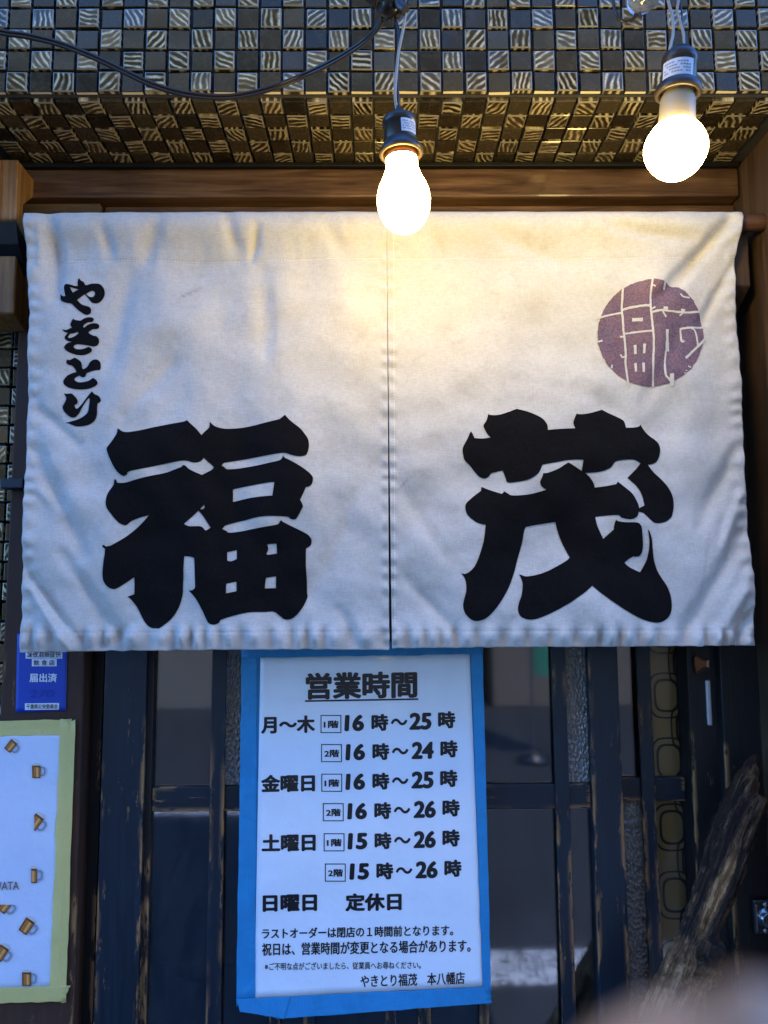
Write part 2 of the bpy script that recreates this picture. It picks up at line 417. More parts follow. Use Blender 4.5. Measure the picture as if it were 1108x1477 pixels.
bm = bmesh.new(); vs = [[bm.verts.new((1.37 + .42 * i / 8, -4.6 + .03 * math.sin(i * .9 + j * .3), .75 + 1.6 * j / 10)) for i in range(9)] for j in range(11)]
for j in range(10):
    for i in range(8): bm.faces.new((vs[j][i], vs[j][i + 1], vs[j + 1][i + 1], vs[j + 1][i]))
bm_obj('banner', bm, mat('green_banner', (.03, .20, .12), .7), t, True)

# ------------------------------------------------------------------ shop building
FY = .944                                      # tiled fascia
e = P(175.5, 137, FY); TX0, SZ = e.x, e.z      # a joint of the tiling, height of the soffit
TP = .0300
shop = thing('shop_building', (0, 1.2, 0), 'dark timber yakitori shopfront with black mosaic tiles and sliding doors', 'building')

def tile_mesh(name, O, U, V, Nn, cols, rows, parity, seed, parent, pale_foot=False):
    rnd = random.Random(seed)
    verts, faces, mi, uvs, rc = [], [], [], [], []
    for r in range(rows[0], rows[1]):
        for c in range(cols[0], cols[1]):
            glass = (r + c + parity) % 2 == 0
            gap = .0016 + rnd.uniform(-.0003, .0005); th = (.0078 if glass else .0066) + rnd.uniform(-.0006, .0006)
            a0, a1 = c * TP + gap, (c + 1) * TP - gap; b0, b1 = r * TP + gap, (r + 1) * TP - gap
            dx, dy = rnd.uniform(-.0006, .0006), rnd.uniform(-.0006, .0006)
            tx, ty = rnd.gauss(0, .020), rnd.gauss(0, .020)
            bev = .0013 if glass else .0007
            base = len(verts)
            def pt(a, b, h):
                h2 = h + ((a - (a0 + a1) / 2) * tx + (b - (b0 + b1) / 2) * ty if h > 0 else 0)
                return O + U * (a + dx) + V * (b + dy) + Nn * h2
            for ins, h in ((0, 0), (0, th - bev), (bev * .45, th - bev * .35), (bev * 1.3, th)):
                for a, b in ((a0 + ins, b0 + ins), (a1 - ins, b0 + ins), (a1 - ins, b1 - ins), (a0 + ins, b1 - ins)):
                    verts.append(pt(a, b, h))
            col = (rnd.random(), rnd.random(), rnd.random(), 1)
            uvq = [(0, 0), (1, 0), (1, 1), (0, 1)]
            fl = [((base + 12, base + 13, base + 14, base + 15), (0, 1, 2, 3))]
            for k in range(3):
                for q in range(4):
                    q2 = (q + 1) % 4
                    fl.append(((base + 4 * k + q, base + 4 * k + q2, base + 4 * k + 4 + q2, base + 4 * k + 4 + q), (q, q2, q2, q)))
            nf0 = len(faces)
            for f, qs in fl:
                faces.append(f); nf = len(faces) - nf0 - 1
                mi.append((2 if nf > 4 else 0) if glass else (3 if pale_foot and r == rows[0] and nf == 1 else 1))  # lowest plain edges: pale bare ceramic, painted bright as lit by the bulbs
                for q in qs: uvs.append(uvq[q]); rc.append(col)
    me = bpy.data.meshes.new(name); me.from_pydata([tuple(v) for v in verts], [], faces)
    me.color_attributes.new('rnd', 'FLOAT_COLOR', 'CORNER'); me.uv_layers.new(name='UVMap')
    me.color_attributes['rnd'].data.foreach_set('color', [q for c in rc for q in c])
    me.uv_layers['UVMap'].data.foreach_set('uv', [q for c in uvs for q in c])
    me.polygons.foreach_set('material_index', mi); me.update()
    bmm = bmesh.new(); bmm.from_mesh(me); bmesh.ops.recalc_face_normals(bmm, faces=bmm.faces); bmm.to_mesh(me); bmm.free()
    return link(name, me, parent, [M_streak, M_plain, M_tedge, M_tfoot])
X_, Z_, Y_ = Vector((1, 0, 0)), Vector((0, 0, 1)), Vector((0, 1, 0))
# wall masses, roof; right end, unseen, shaped to let sun onto the road
plaster = mat('dark_render', (.05, .047, .045), .85)
fas = box('fascia', (-3.2, FY + .002, SZ), (.95, 1.6, 5.2), plaster, shop, 0)
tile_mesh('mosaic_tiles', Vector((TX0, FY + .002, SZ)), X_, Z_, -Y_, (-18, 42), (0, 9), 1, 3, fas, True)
sof = box('soffit', (-.70, FY + .001, SZ + .001), (.548, 1.14, SZ + .02), M_grout, shop, 0)
tile_mesh('soffit_tiles', Vector((TX0, FY + .004, SZ + .001)), X_, Y_, -Z_, (-7, 29), (0, 5), 0, 5, sof)
for nm, lo, hi in (('side_wall', (-3.2, 1.172, 0), (-.575, 1.6, SZ - .001)), ('side_wall', (.72, 1.10, 0), (.95, 1.6, SZ - .001)), ('side_wall', (-3.2, 1.605, 0), (-3.0, 6, 5.2)),
                   ('side_wall', (.80, 1.605, 0), (.95, 6, 5.2)), ('rear_wall', (-2.99, 5.8, 0), (.79, 6, 5.2)), ('roof', (-3.3, .9, 5.205), (1.0, 6.1, 5.4)),
                   ('interior_wall', (-2.99, 3.2, .02), (.79, 3.3, 3))):
    box(nm, lo, hi, plaster, shop, 0)
X_LT = P(21, 600, 1.165).x
lw = tile_mesh('wall_tiles', Vector((P(20, 600, 1.122).x + .004 - .03, 1.170, SZ - 1.5)), X_, Z_, -Y_, (-6, 1), (0, 48), 0, 9, shop)
# beam under the soffit
zb0, zb1 = P(500, 284, 1.094).z, P(500, 243, 1.094).z
box('beam', (-.75, 1.094, zb0), (.547, 1.2, zb1), M_beam, shop, .003)
box('moulding', (-.75, 1.088, zb1 + .0005), (.547, 1.13, SZ - .0075), M_black, shop, .001)
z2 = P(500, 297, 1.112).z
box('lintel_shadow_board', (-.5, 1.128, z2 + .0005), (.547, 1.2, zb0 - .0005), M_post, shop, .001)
x145 = P(147, 300, 1.112).x
box('lintel', (x145 + .004, 1.112, z2 - .11), (.547, 1.2, z2), M_beam, shop, .002)
box('lintel_block', (-.56, 1.104, P(90, 310, 1.104).z - .03), (x145, 1.2, P(90, 293, 1.104).z), wood('block_wood', (.10, .055, .02), (.24, .15, .06), 'x', .5, (.4, .28, .15), .3), shop, .002)
# left post, brackets
box('post', (P(20, 600, 1.122).x, 1.122, 0), (P(122, 960, 1.122).x, 1.2, SZ - .03), M_post, shop, .003)
XS = PXP(26, 230, -.51).x
prof = [PXP(a, b, -.513) for a, b in ((26, 230), (59, 272), (52, 280), (42, 289), (34, 296), (32.5, 312), (35, 330), (38, 347), (34, 352), (28, 343), (23, 316))]
pr = [(p.y, p.z) for p in prof]
yb = pr[1][0]
pr = [pr[0], pr[1], (yb - .012, pr[2][1]), pr[3], pr[4], pr[5], pr[6], pr[7], pr[10]]; pr[10:] = []; pr += [pr[8]] * 2
br = prism('bracket', pr[:9], -.513, -.66, M_brack, shop, .0012)
gz0, gz1 = pr[10][1] + .002, pr[0][1] - .003
for gx in (-.5365, -.5545):
    box('groove_strip', (gx, pr[0][0] - .0018, gz0), (gx - .007, pr[0][0] + .003, gz1), M_brack, br, .0005)
under = [PXP(a, b, -.518) for a, b in ((23, 318), (33, 346), (30, 360), (18, 362), (8, 338))]
yF = pr[0][0]
prism('bracket_underside', [(yF + .006, pr[10][1] - .001), (yF + .085, pr[10][1] - .001), (yF + .09, pr[10][1] - .055), (yF + .055, pr[10][1] - .060), (yF + .018, pr[10][1] - .030)], -.5145, -.66, M_black, shop, .001)  # underside's shade put into its colour: black instead of bracket wood
lb = P(20, 452, 1.075)
prism('bracket_block', [(1.075, lb.z), (1.075, lb.z + .16), (1.1215, lb.z + .16), (1.1215, lb.z - .012)], lb.x, -.68, M_brack, shop, .002)
a = P(10, 690, 1.10); b = P(33, 704, 1.10)
box('batten', (a.x - .01, 1.10, b.z), (b.x, 1.1215, a.z), M_dark, shop, .0015)
# right return wall
prism('return_wall', [(.97, 0), (.97, SZ - .009), (1.2, SZ - .009), (1.2, 0)], .549, .72, M_side, shop, .002)
a = P(1060, 330, 1.06); b = P(1076, 418, 1.06)
prism('pole_bracket', [(1.045, b.z), (1.045, a.z), (1.111, a.z), (1.111, b.z - .035)], a.x - .02, b.x, M_side, shop, .0015)

# ---- doors
ZT = z2 - .02
def pane(parent, x0, x1, ref, Y, z0, z1, m):
    a = P(x0, ref, Y).x; b = P(x1, ref, Y).x
    return box('pebbled_pane' if m is M_pebble else 'glass_pane', (a, Y, z0), (b, Y + .004, z1), m, parent, 0)
zr1, zr0 = P(600, 1132, 1.146).z, P(600, 1168, 1.146).z
d1 = vbox('sliding_door', 150, 211, 1000, 1.136, 1.164, .03, ZT, M_dark, shop); d1['label'] = 'dark sliding door with the hours poster taped on it'
vbox('stile', 850, 893, 1000, 1.136, 1.164, .03, ZT, M_dark, d1)
xs0, xs1 = P(211, 1000, 1.136).x, P(850, 1000, 1.136).x
vbox('stile_rebate', 211.6, 222, 1000, 1.143, 1.164, .03, ZT, M_black, d1)
for k, (z0, z1) in enumerate(((zr0, zr1), (.06, .18), (ZT - .09, ZT - .002))):
    box('rail', (P(222.6, 1000, 1.143).x, 1.1455, z0), (xs1 - .0005, 1.163, z1), M_darkx, d1)
for a, b in ((305, 326), (393, 408), (440, 456), (553, 568), (598, 616), (683, 697), (797, 817)):
    vbox('slat', a, b, 1000, 1.1415, 1.1450, .06, ZT - .01, M_dark, d1, .0012)
for a, b, m1, m2 in ((222, 305, M_glass, M_glass), (326, 393, M_pebble, M_glass), (408, 440, M_glass, M_glass), (456, 553, M_glass, M_glass), (568, 598, M_glass, M_glass),
                 (616, 683, M_glass, M_glass), (697, 797, M_glass, M_glass), (817, 850, M_pebble, M_glass)):
    pane(d1, a, b, 1000, 1.152, zr1 + .0005, ZT - .092, m1); pane(d1, a, b, 1000, 1.152, .181, zr0 - .0005, m2)
d2 = vbox('sliding_door', 993, 1040, 1000, 1.146, 1.198, .03, ZT, M_black, shop); d2['label'] = 'dark sliding door at the right behind the driftwood'
box('rail', (P(893, 1000, 1.17).x - .03, 1.1735, zr0 + .002), (P(993, 1000, 1.146).x - .0005, 1.192, zr1 + .001), M_darkx, d2)
box('rail', (P(893, 1000, 1.17).x - .03, 1.1735, .06), (P(993, 1000, 1.146).x - .0005, 1.192, .18), M_darkx, d2)
vbox('slat', 920, 940, 1000, 1.168, 1.173, .06, ZT - .01, M_dark, d2, .0012)
for a, b, m1, m2 in ((889, 920, M_glass, M_pebble), (940, 992.3, M_glass2, M_glass2)):
    pane(d2, a, b, 1000, 1.182, zr1 + .002, ZT - .092, m1); pane(d2, a, b, 1000, 1.182, .181, zr0 + .001, m2)
vbox('jamb', 122.6, 149, 1000, 1.160, 1.2, 0, ZT, M_black, shop)
jr = vbox('jamb', 1041, 1100, 1000, 1.128, 1.2, 0, ZT, M_black, shop)
# finger pull and strike plate
bm = bmesh.new()
pull = [(1001, 945), (1005, 944), (1016, 951), (1023, 952.5), (1023, 963), (1017, 965), (1008, 972), (1004, 971), (1001, 958)]
fr_ = [bm.verts.new(P(a, b, 1.140)) for a, b in pull]; bk = [bm.verts.new(P(a, b, 1.1462)) for a, b in pull]
c_ = sum((v.co for v in fr_), Vector()) / len(fr_)
inn = [bm.verts.new(c_ + (v.co - c_) * .72 + Vector((0, .004, 0))) for v in fr_]
n = len(pull)
for i in range(n):
    j = (i + 1) % n
    bm.faces.new((fr_[i], fr_[j], inn[j], inn[i])); bm.faces.new((fr_[j], fr_[i], bk[i], bk[j]))
bm.faces.new(inn); bmesh.ops.recalc_face_normals(bm, faces=bm.faces)
bm_obj('finger_pull', bm, M_pull, d2)
a = P(1018, 981, 1.142); b = P(1026, 1047, 1.142)
box('strike_plate', (a.x, 1.142, b.z), (a.x + .0075, 1.1465, a.z), M_steel, d2, .002)
# rim lock on the jamb
a = P(1086.5, 1298, 1.118); b = P(1119, 1350, 1.118)
lk = box('lock', (a.x, 1.118, b.z), (b.x, 1.1285, a.z), M_screw, jr, .003)
ctr = P(1105, 1324, 1.118)
bm_obj('lock_cylinder', lathe_bm(ctr, -Y_, [(-.004, .013), (.002, .013), (.002, .0105), (.010, .0100), (.011, .0085), (.0075, .007), (.0075, 0)], 32), M_chrome, lk)
box('lock_trim', (a.x + .002, 1.1160, b.z + .006), (a.x + .0045, 1.1182, a.z - .006), M_chrome, lk, .0008)
for yy in (1305, 1343):
    bm_obj('screw', lathe_bm(P(1105, yy, 1.118), -Y_, [(-.002, .0042), (.001, .0042), (.002, .0025), (.002, 0)], 20), M_chrome, lk)

# patterned panel behind the right-hand glass
pt = thing('patterned_screen', (P(960, 1100, 1.19).x, 1.19, .3), 'olive screen with rounded interlocking outlines standing behind the right door glass', 'screen')
mo = mat('olive_fabric', (.60, .37, .12), .8)
x0, x1 = P(936, 1000, 1.19).x, P(996, 1000, 1.19).x
box('panel', (x0 - .01, 1.1905, .3), (x1 + .012, 1.1955, 1.9), mo, pt, 0)
bm = bmesh.new()
wv, hv = .060, .0965; cx0, cz0 = P(961, 1003, 1.19).x, P(961, 1003, 1.19).z
def ring(cx, cz, a, b, wd):
    out = []
    for k in range(40):
        ph = 2 * math.pi * k / 40; c, s = math.cos(ph), math.sin(ph)
        q = (abs(c) ** 4 + abs(s) ** 3) ** (-1 / 3.4)
        out.append((c * q, s * q))
    i0 = [bm.verts.new((cx + u * a, 1.1895, cz + v * b)) for u, v in out]; i1 = [bm.verts.new((cx + u * (a + wd), 1.1895, cz + v * (b + wd))) for u, v in out]
    for k in range(40):
        j = (k + 1) % 40; f = bm.faces.new((i0[k], i1[k], i1[j], i0[j]))
for i in range(-2, 3):
    for j in range(-9, 8):
        for ox, oz in ((0, 0), (.5, .5)):
            cx_, cz_ = cx0 + (i + ox) * wv * 1.04, cz0 + (j + oz) * hv
            if not (x0 + .006 < cx_ < x1 + .004 and .4 < cz_ < 1.82): continue
            ring(cx_, cz_, .0155, .0215, .0036); ring(cx_, cz_, .0240, .0320, .0026)
bm_obj('outline_pattern', bm, mat('dark_olive', (.075, .05, .02), .8), pt)
box('interior_floor', (-2.9, 1.605, .005), (.78, 3.19, .02), plaster, shop, 0)

# ------------------------------------------------------------------ noren
YC = 1.024
pl, prr = P(-40, 322, YC + .002), P(1112, 320, YC + .002)
pole_pts = [lerp(P(44, 325, YC + .012), P(1118, 322, YC + .012), k / 30) for k in range(31)]
po = bm_obj('curtain_pole', sweep_bm(pole_pts, .0118, 24), wood('pole_wood', (.07, .028, .012), (.20, .09, .04), 'x', .4, coat=.2))
tag(po, 'round brown wooden pole carrying the white shop curtain', 'pole')
def seg_d(px, py, ax, ay, bx, by):
    dx, dy = bx - ax, by - ay; t = max(0, min(1, ((px - ax) * dx + (py - ay) * dy) / (dx * dx + dy * dy)))
    return math.hypot(px - ax - dx * t, py - ay - dy * t), t
CREASES = [  # x0, y0, x1, y1, width, depth (mm, + is away from the street)
    (1050, 322, 950, 430, 10, 5.6), (1062, 378, 1010, 470, 8, 2.4), (880, 330, 1000, 345, 9, 2.8), (74, 325, 80, 425, 15, 5.5), (60, 330, 58, 380, 6, -2.0),
    (330, 318, 345, 372, 10, 2.6), (372, 330, 362, 372, 7, 2.8), (380, 390, 385, 520, 14, 2.0), (230, 325, 210, 370, 12, 2.4), (150, 330, 160, 370, 9, 2.0),
    (48, 640, 120, 800, 12, 2.6), (40, 822, 112, 925, 7, 3.6), (46, 850, 100, 935, 6, -2.4), (90, 800, 170, 920, 10, 2.2), (52, 700, 90, 740, 9, -1.6), (45, 580, 110, 640, 9, 2.0),
    (1078, 760, 985, 925, 12, 3.4), (1082, 830, 1030, 935, 9, -2.6), (1070, 640, 1010, 760, 12, 2.4), (1076, 700, 1040, 800, 8, -1.8), (1085, 880, 1060, 930, 7, 2.4),
    (590, 840, 660, 915, 9, 2.0), (575, 700, 640, 800, 12, 1.6), (700, 330, 820, 380, 14, 2.4), (620, 330, 640, 372, 9, 1.8), (470, 325, 500, 372, 11, 1.8), (520, 700, 450, 860, 14, 1.8),
    (185, 395, 150, 560, 16, 1.8), (250, 520, 180, 600, 12, 1.4), (840, 560, 930, 620, 14, 1.6), (930, 580, 980, 480, 12, 1.8), (190, 900, 150, 935, 8, 1.8), (290, 905, 270, 935, 7, 1.6),
    (490, 880, 520, 935, 8, 1.8), (740, 895, 730, 932, 7, 1.6)]
def disp(px, py):
    d = 0.
    d -= .0110 * gauss(py - 326, 24)                       # over the pole
    if py < 312: d += .0075 * ((312 - py) / 8) ** 2
    q = 1 / 135.; loose = max(0., min(1., (py - 318) / 60.))
    d += loose * (.0075 * nz(px * q * 1.5, py * q * .55, 1.3) + .0040 * nz(px * q * 2.6, py * q * 1.3, 5.1) + .0075 * nz(px / 125, py / 84, 21.) + .0030 * nz(px / 52, py / 40, 31.)) + .0014 * (1 - loose) * nz(px / 40, 3, 31.) + .0004 * nz(px / 15, py / 15, 9.)
    for (ax, ay, bx, by, wd, am) in CREASES:
        if abs(px - (ax + bx) / 2) > abs(bx - ax) / 2 + 4 * wd or abs(py - (ay + by) / 2) > abs(by - ay) / 2 + 4 * wd: continue
        s, t = seg_d(px, py, ax, ay, bx, by)
        d += am * .0027 * gauss(s, wd * (1 + .25 * nz(px * .04, py * .04, 3))) * (.55 + .45 * math.sin(math.pi * t))
    # broad slanting drapes of the lower half
    if py > 520: d += .0050 * min(1, (py - 520) / 160.) * nz((px * .80 - py * .60) / 46., (px * .60 + py * .80) / 210., 61. if px < 560 else 67.) * min(1, abs(px - 560) / 120. + .25)
    # sleeve puckers
    if 335 < py < 400: d += .0016 * nz(px * .06, 2.2, 0) * gauss(py - 362, 22)
    # bottom hem
    k = (py - 902) / 33.
    if k > -.8:
        ph = 2 * math.pi * (px / 31.0 + .9 * nz(px * .012, 4.4, 0))
        am = (.0112 + .0060 * nz(px * .02, 8., 2)) * (gauss(k - .52, .42)) * (1 if px > 40 else .5)
        d -= am * (abs(math.cos(ph * .5)) ** 1.6 - .45) + .0016 * gauss(k - .45, .4)
    for ex, wdt in ((edge_l(py), 13), (edge_r(py), 13), (559.5 + (py - 330) * .005, 8)):
        s = abs(px - ex)
        if s < 4 * wdt:
            ph = 2 * math.pi * (py / 24.0 + .8 * nz(py * .015, ex * .01, 3))
            d += .0016 * math.cos(ph) * gauss(s - wdt * .6, wdt * .7) - .0007 * gauss(s - wdt * .6, wdt * .5)
    # stitched lines
    ys = seam_y(px)
    d += .0010 * gauss(py - ys, 1.7) + .0009 * gauss(py - hem_y(px), 1.7)
    return d
EL = [(310, 38), (375, 40), (450, 43), (600, 39), (800, 34), (940, 30)]
ER = [(302, 1066), (318, 1067.5), (345, 1064), (372, 1061), (450, 1064), (640, 1075), (800, 1086), (931, 1089)]
def edge_l(py): return curve1(EL, py) + .8 * nz(py * .05, 1, 1)
def edge_r(py): return curve1(ER, py) + .8 * nz(py * .05, 7, 1)
def seam_y(px): return curve1([(40, 376), (557, 373), (1065, 371)], px)
def hem_y(px): return curve1([(30, 913), (560, 911), (1089, 909)], px)
def top_y(px): return curve1([(38, 311), (300, 308), (557, 305), (800, 303), (1066, 302)], px) + 1.2 * nz(px * .03, 3, 0)
def bot_y(px): return curve1([(30, 941), (300, 937), (560, 937), (566, 935), (1089, 931)], px) + 1.3 * nz(px * .06, 9, 0)
def YCL(px, py): return YC + .006 * (py - 320) / 620. + disp(px, py)
DIRT = [(262, 428, 290, 412, 2.2, .8), (268, 424, 284, 418, 4, .4), (575, 705, 592, 688, 1.6, .7), (598, 520, 612, 512, 2.5, .35), (632, 470, 655, 476, 3, .3), (652, 497, 668, 493, 2.5, .35), (700, 418, 718, 424, 2.5, .3),
        (1012, 860, 1022, 768, 2, .45), (1018, 800, 1024, 770, 3, .4), (180, 590, 186, 610, 6, .35), (150, 480, 160, 485, 6, .2), (197, 540, 200, 545, 2, .5), (213, 528, 222, 530, 2, .4), (158, 598, 162, 612, 8, .25),
        (726, 455, 727, 457, 2, .6), (600, 850, 640, 846, 5, .2), (115, 938, 128, 934, 3, .8), (185, 936, 205, 932, 4, .7), (60, 938, 90, 934, 6, .3), (330, 730, 332, 732, 2, .4), (75, 350, 76, 351, 1.6, .8), (74, 320, 76, 322, 1.6, .6),
        (100, 315, 150, 313, 4, .25), (300, 312, 520, 308, 4, .16), (770, 330, 900, 340, 12, .10), (620, 340, 700, 360, 20, .10), (950, 700, 1040, 690, 10, .08), (250, 820, 262, 826, 5, .2), (500, 880, 540, 925, 8, .18)]
def panel(name, side, parent):
    me = bpy.data.meshes.new(name); vs, fs, dv = [], [], []
    NX, NY = 290, 350
    for j in range(NY + 1):
        v = j / NY
        for i in range(NX + 1):
            u = i / NX
            if side == 0: xa, xb = (lambda y: edge_l(y)), (lambda y: curve1([(305, 557.4), (400, 558.4), (937, 561.6)], y))
            else: xa, xb = (lambda y: curve1([(305, 557.5), (400, 558.7), (560, 560.4), (937, 565.6)], y)), (lambda y: edge_r(y))
            py = lerp(305, 936, v); px = lerp(xa(py), xb(py), u)
            py = lerp(top_y(px), bot_y(px), v); px = lerp(xa(py), xb(py), u)
            base = P(px, py, YC + .006 * (py - 320) / 620.); base.y += disp(px, py)
            vs.append(base)
            dd = 0
            for (ax, ay, bx, by, wd, am) in DIRT:
                if abs(px - ax) > 90 + 3 * wd and abs(px - bx) > 90 + 3 * wd: continue
                s, t = seg_d(px, py, ax, ay, bx, by); dd = max(dd, am * gauss(s, wd) * (.5 + .8 * nz(px * .25, py * .25, 2)))
            k = (py - 936) / 22.  # hem tone: darkest in the hollows between puckers; also a band along the slit
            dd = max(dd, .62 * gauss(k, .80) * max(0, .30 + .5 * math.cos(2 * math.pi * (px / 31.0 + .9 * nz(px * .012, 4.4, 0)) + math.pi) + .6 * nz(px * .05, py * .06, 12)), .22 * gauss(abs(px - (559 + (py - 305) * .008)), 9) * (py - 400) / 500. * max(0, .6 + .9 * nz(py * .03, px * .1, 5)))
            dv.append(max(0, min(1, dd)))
    for j in range(NY):
        for i in range(NX):
            a = j * (NX + 1) + i; fs.append((a, a + NX + 1, a + NX + 2, a + 1))
    me.from_pydata([tuple(v) for v in vs], [], fs)
    at = me.attributes.new('dirt_hem_tone', 'FLOAT', 'POINT'); at.data.foreach_set('value', dv)
    me.polygons.foreach_set('use_smooth', [True] * len(fs)); me.update()
    o = link(name, me, parent, M_cloth)
    s = o.modifiers.new('thickness', 'SOLIDIFY'); s.thickness = .0012; s.offset = -1
    return o

def smooth_poly(pts):
    n = len(pts); out = []
    V2 = [Vector((a, b)) for a, b in pts]
    def corner(i):
        a = V2[i] - V2[i - 1]; b = V2[(i + 1) % n] - V2[i]
        if a.length < 1e-6 or b.length < 1e-6: return True
        return abs(a.angle_signed(b)) > R(42)
    cr = [corner(i) for i in range(n)]
    for i in range(n):
        p1, p2 = V2[i], V2[(i + 1) % n]
        p0 = V2[i - 1] if not cr[i] else p1 - (p2 - p1) * .5
        p3 = V2[(i + 2) % n] if not cr[(i + 1) % n] else p2 + (p2 - p1) * .5
        ln = (p2 - p1).length; k = 4 if ln > 3 else 2
        for q in range(k):
            t = q / k
            out.append(.5 * ((2 * p1) + (p2 - p0) * t + (2 * p0 - 5 * p1 + 4 * p2 - p3) * t * t + (3 * p1 - p0 - 3 * p2 + p3) * t ** 3))
    return out
def drape(bm, loops, mi=0, off=.0008, grid=5.0):     # filled outline in photo pixels laid on the cloth
    polys = [[Vector((p[0], p[1], 0)) for p in l] for l in loops]
    tri = tessellate_polygon(polys); flat = [p for l in polys for p in l]
    t = bmesh.new(); vv = [t.verts.new(p) for p in flat]
    for a in tri:
        try: t.faces.new([vv[i] for i in a])
        except ValueError: pass
    xs = [p.x for p in flat]; ys = [p.y for p in flat]
    for ax, lo, hi in ((0, min(xs), max(xs)), (1, min(ys), max(ys))):
        q = math.floor(lo / grid) * grid + grid
        while q < hi:
            co = Vector((0, 0, 0)); co[ax] = q; no = Vector((0, 0, 0)); no[ax] = 1
            bmesh.ops.bisect_plane(t, geom=t.verts[:] + t.edges[:] + t.faces[:], plane_co=co, plane_no=no, dist=1e-5)
            q += grid
    mp = {}
    for v in t.verts:
        px, py = v.co.x, v.co.y
        b = P(px, py, YC + .006 * (py - 320) / 620.); b.y += disp(px, py) - off
        mp[v] = bm.verts.new(b)
    for f in t.faces:
        try: nf = bm.faces.new([mp[v] for v in f.verts])
        except ValueError: continue
        nf.material_index = mi; nf.smooth = True
        nf.normal_update()
        if nf.normal.y > 0: nf.normal_flip()
    t.free()
def zz(off, sc_, pts): return [(off[0] + a / sc_, off[1] + b / sc_) for a, b in pts]
S = 6.925
Z1, Z2, Z3, Z4 = (140, 590), (300, 590), (140, 750), (300, 750)
FUKU = (zz(Z1, S, [(218, 202), (235, 207), (262, 228), (310, 238), (420, 222), (560, 190), (720, 155), (860, 132), (885, 125), (905, 115), (940, 150), (1000, 205), (1050, 265), (1085, 225)])
 + zz(Z2, S, [(0, 203), (18, 178), (22, 125), (40, 148), (85, 178), (170, 195), (280, 190), (440, 170), (580, 142), (700, 117), (735, 102), (777, 68), (800, 98), (850, 145), (925, 203), (965, 250), (1000, 300), (1015, 350), (1012, 410), (995, 460), (965, 480), (910, 485), (850, 475), (800, 457), (765, 450), (700, 455), (560, 472), (420, 490), (300, 508), (180, 530), (155, 537), (135, 562),
   (160, 575), (190, 597), (300, 590), (440, 570), (600, 545), (720, 523), (745, 505), (762, 475), (775, 497), (830, 525), (920, 575), (1000, 630), (1045, 675), (1055, 710), (1045, 755), (1020, 782), (985, 790), (960, 850), (928, 915), (950, 955), (955, 985), (935, 1020), (910, 1065), (885, 1100), (860, 1106), (830, 1100), (800, 1080), (700, 1073), (580, 1073), (480, 1085)])
 + zz(Z4, S, [(385, 0), (280, 22), (180, 50), (160, 65), (140, 88), (180, 108), (210, 125), (330, 112), (500, 82), (690, 50), (718, 25), (735, 5), (760, 25), (860, 75), (980, 135), (1025, 175), (1037, 215), (1025, 255), (985, 282), (980, 300), (978, 450), (985, 600), (985, 720), (990, 765), (975, 810), (945, 870), (900, 930), (850, 975), (805, 997), (755, 992), (720, 968), (655, 918), (560, 920), (420, 922), (280, 950), (140, 995), (120, 1020), (90, 1040), (55, 1045), (20, 1035), (0, 1015)])
 + zz(Z3, S, [(1090, 980), (1050, 890), (985, 775), (920, 705), (960, 700), (985, 680), (990, 650), (985, 500), (980, 382), (940, 368), (878, 362), (872, 450), (868, 550), (862, 660), (858, 740), (835, 830), (800, 910), (740, 990), (635, 1075), (600, 1082), (540, 1078), (490, 1045), (440, 970), (390, 870), (340, 800), (303, 765), (340, 752), (368, 740), (372, 650), (372, 570), (330, 600), (270, 640), (205, 682), (165, 690), (115, 670), (75, 620), (62, 560), (68, 470), (85, 350), (90, 290), (65, 272), (62, 255), (80, 250), (95, 265), (140, 258), (200, 225), (290, 165), (370, 100), (440, 35)])
 + zz(Z1, S, [(478, 1106), (520, 1060), (450, 1078), (370, 1105)]) + zz(Z3, S, [(330, 20), (310, 40), (285, 55), (240, 40), (195, 0)])
 + zz(Z1, S, [(150, 1050), (115, 1000), (100, 950), (103, 890), (120, 835), (150, 790), (172, 755), (180, 705), (195, 705), (210, 738), (235, 740), (290, 738), (400, 710), (560, 670), (700, 637), (800, 603), (850, 585), (868, 567), (890, 570), (930, 605), (990, 635), (1050, 658)])
 + zz(Z2, S, [(0, 626), (35, 605), (58, 578), (30, 550), (0, 525)])
 + zz(Z1, S, [(1068, 487), (1050, 515), (1010, 535), (960, 537), (920, 525), (870, 522), (780, 535), (620, 567), (480, 600), (335, 633), (315, 660), (280, 677), (240, 655), (205, 620), (170, 560), (120, 440), (115, 400), (130, 375), (170, 325), (205, 270), (218, 235)]))
FUKU_H = [zz(Z2, S, [(245, 797), (440, 765), (620, 738), (672, 740), (650, 870), (540, 877), (400, 895), (245, 925)]),
 zz(Z1, S, [(1035, 1003), (1078, 960), (1082, 990), (1060, 1003)]),
 zz(Z1, S, [(1020, 1018), (930, 1104)]) + zz(Z3, S, [(878, 42), (930, 65), (1040, 65), (1085, 105), (1106, 98)]) + zz(Z4, S, [(28, 75), (0, 30)]) + zz(Z1, S, [(1085, 1098), (1050, 1050)]),
 zz(Z4, S, [(190, 320), (288, 300), (290, 390), (230, 412), (192, 405)]), zz(Z4, S, [(588, 242), (685, 235), (687, 335), (590, 347), (582, 335), (600, 290)]),
 zz(Z4, S, [(187, 637), (288, 615), (290, 710), (185, 733)]), zz(Z4, S, [(577, 577), (678, 562), (675, 680), (566, 683)])]
Z5, Z6, Z7, Z8 = (660, 580), (820, 580), (660, 740), (820, 740)
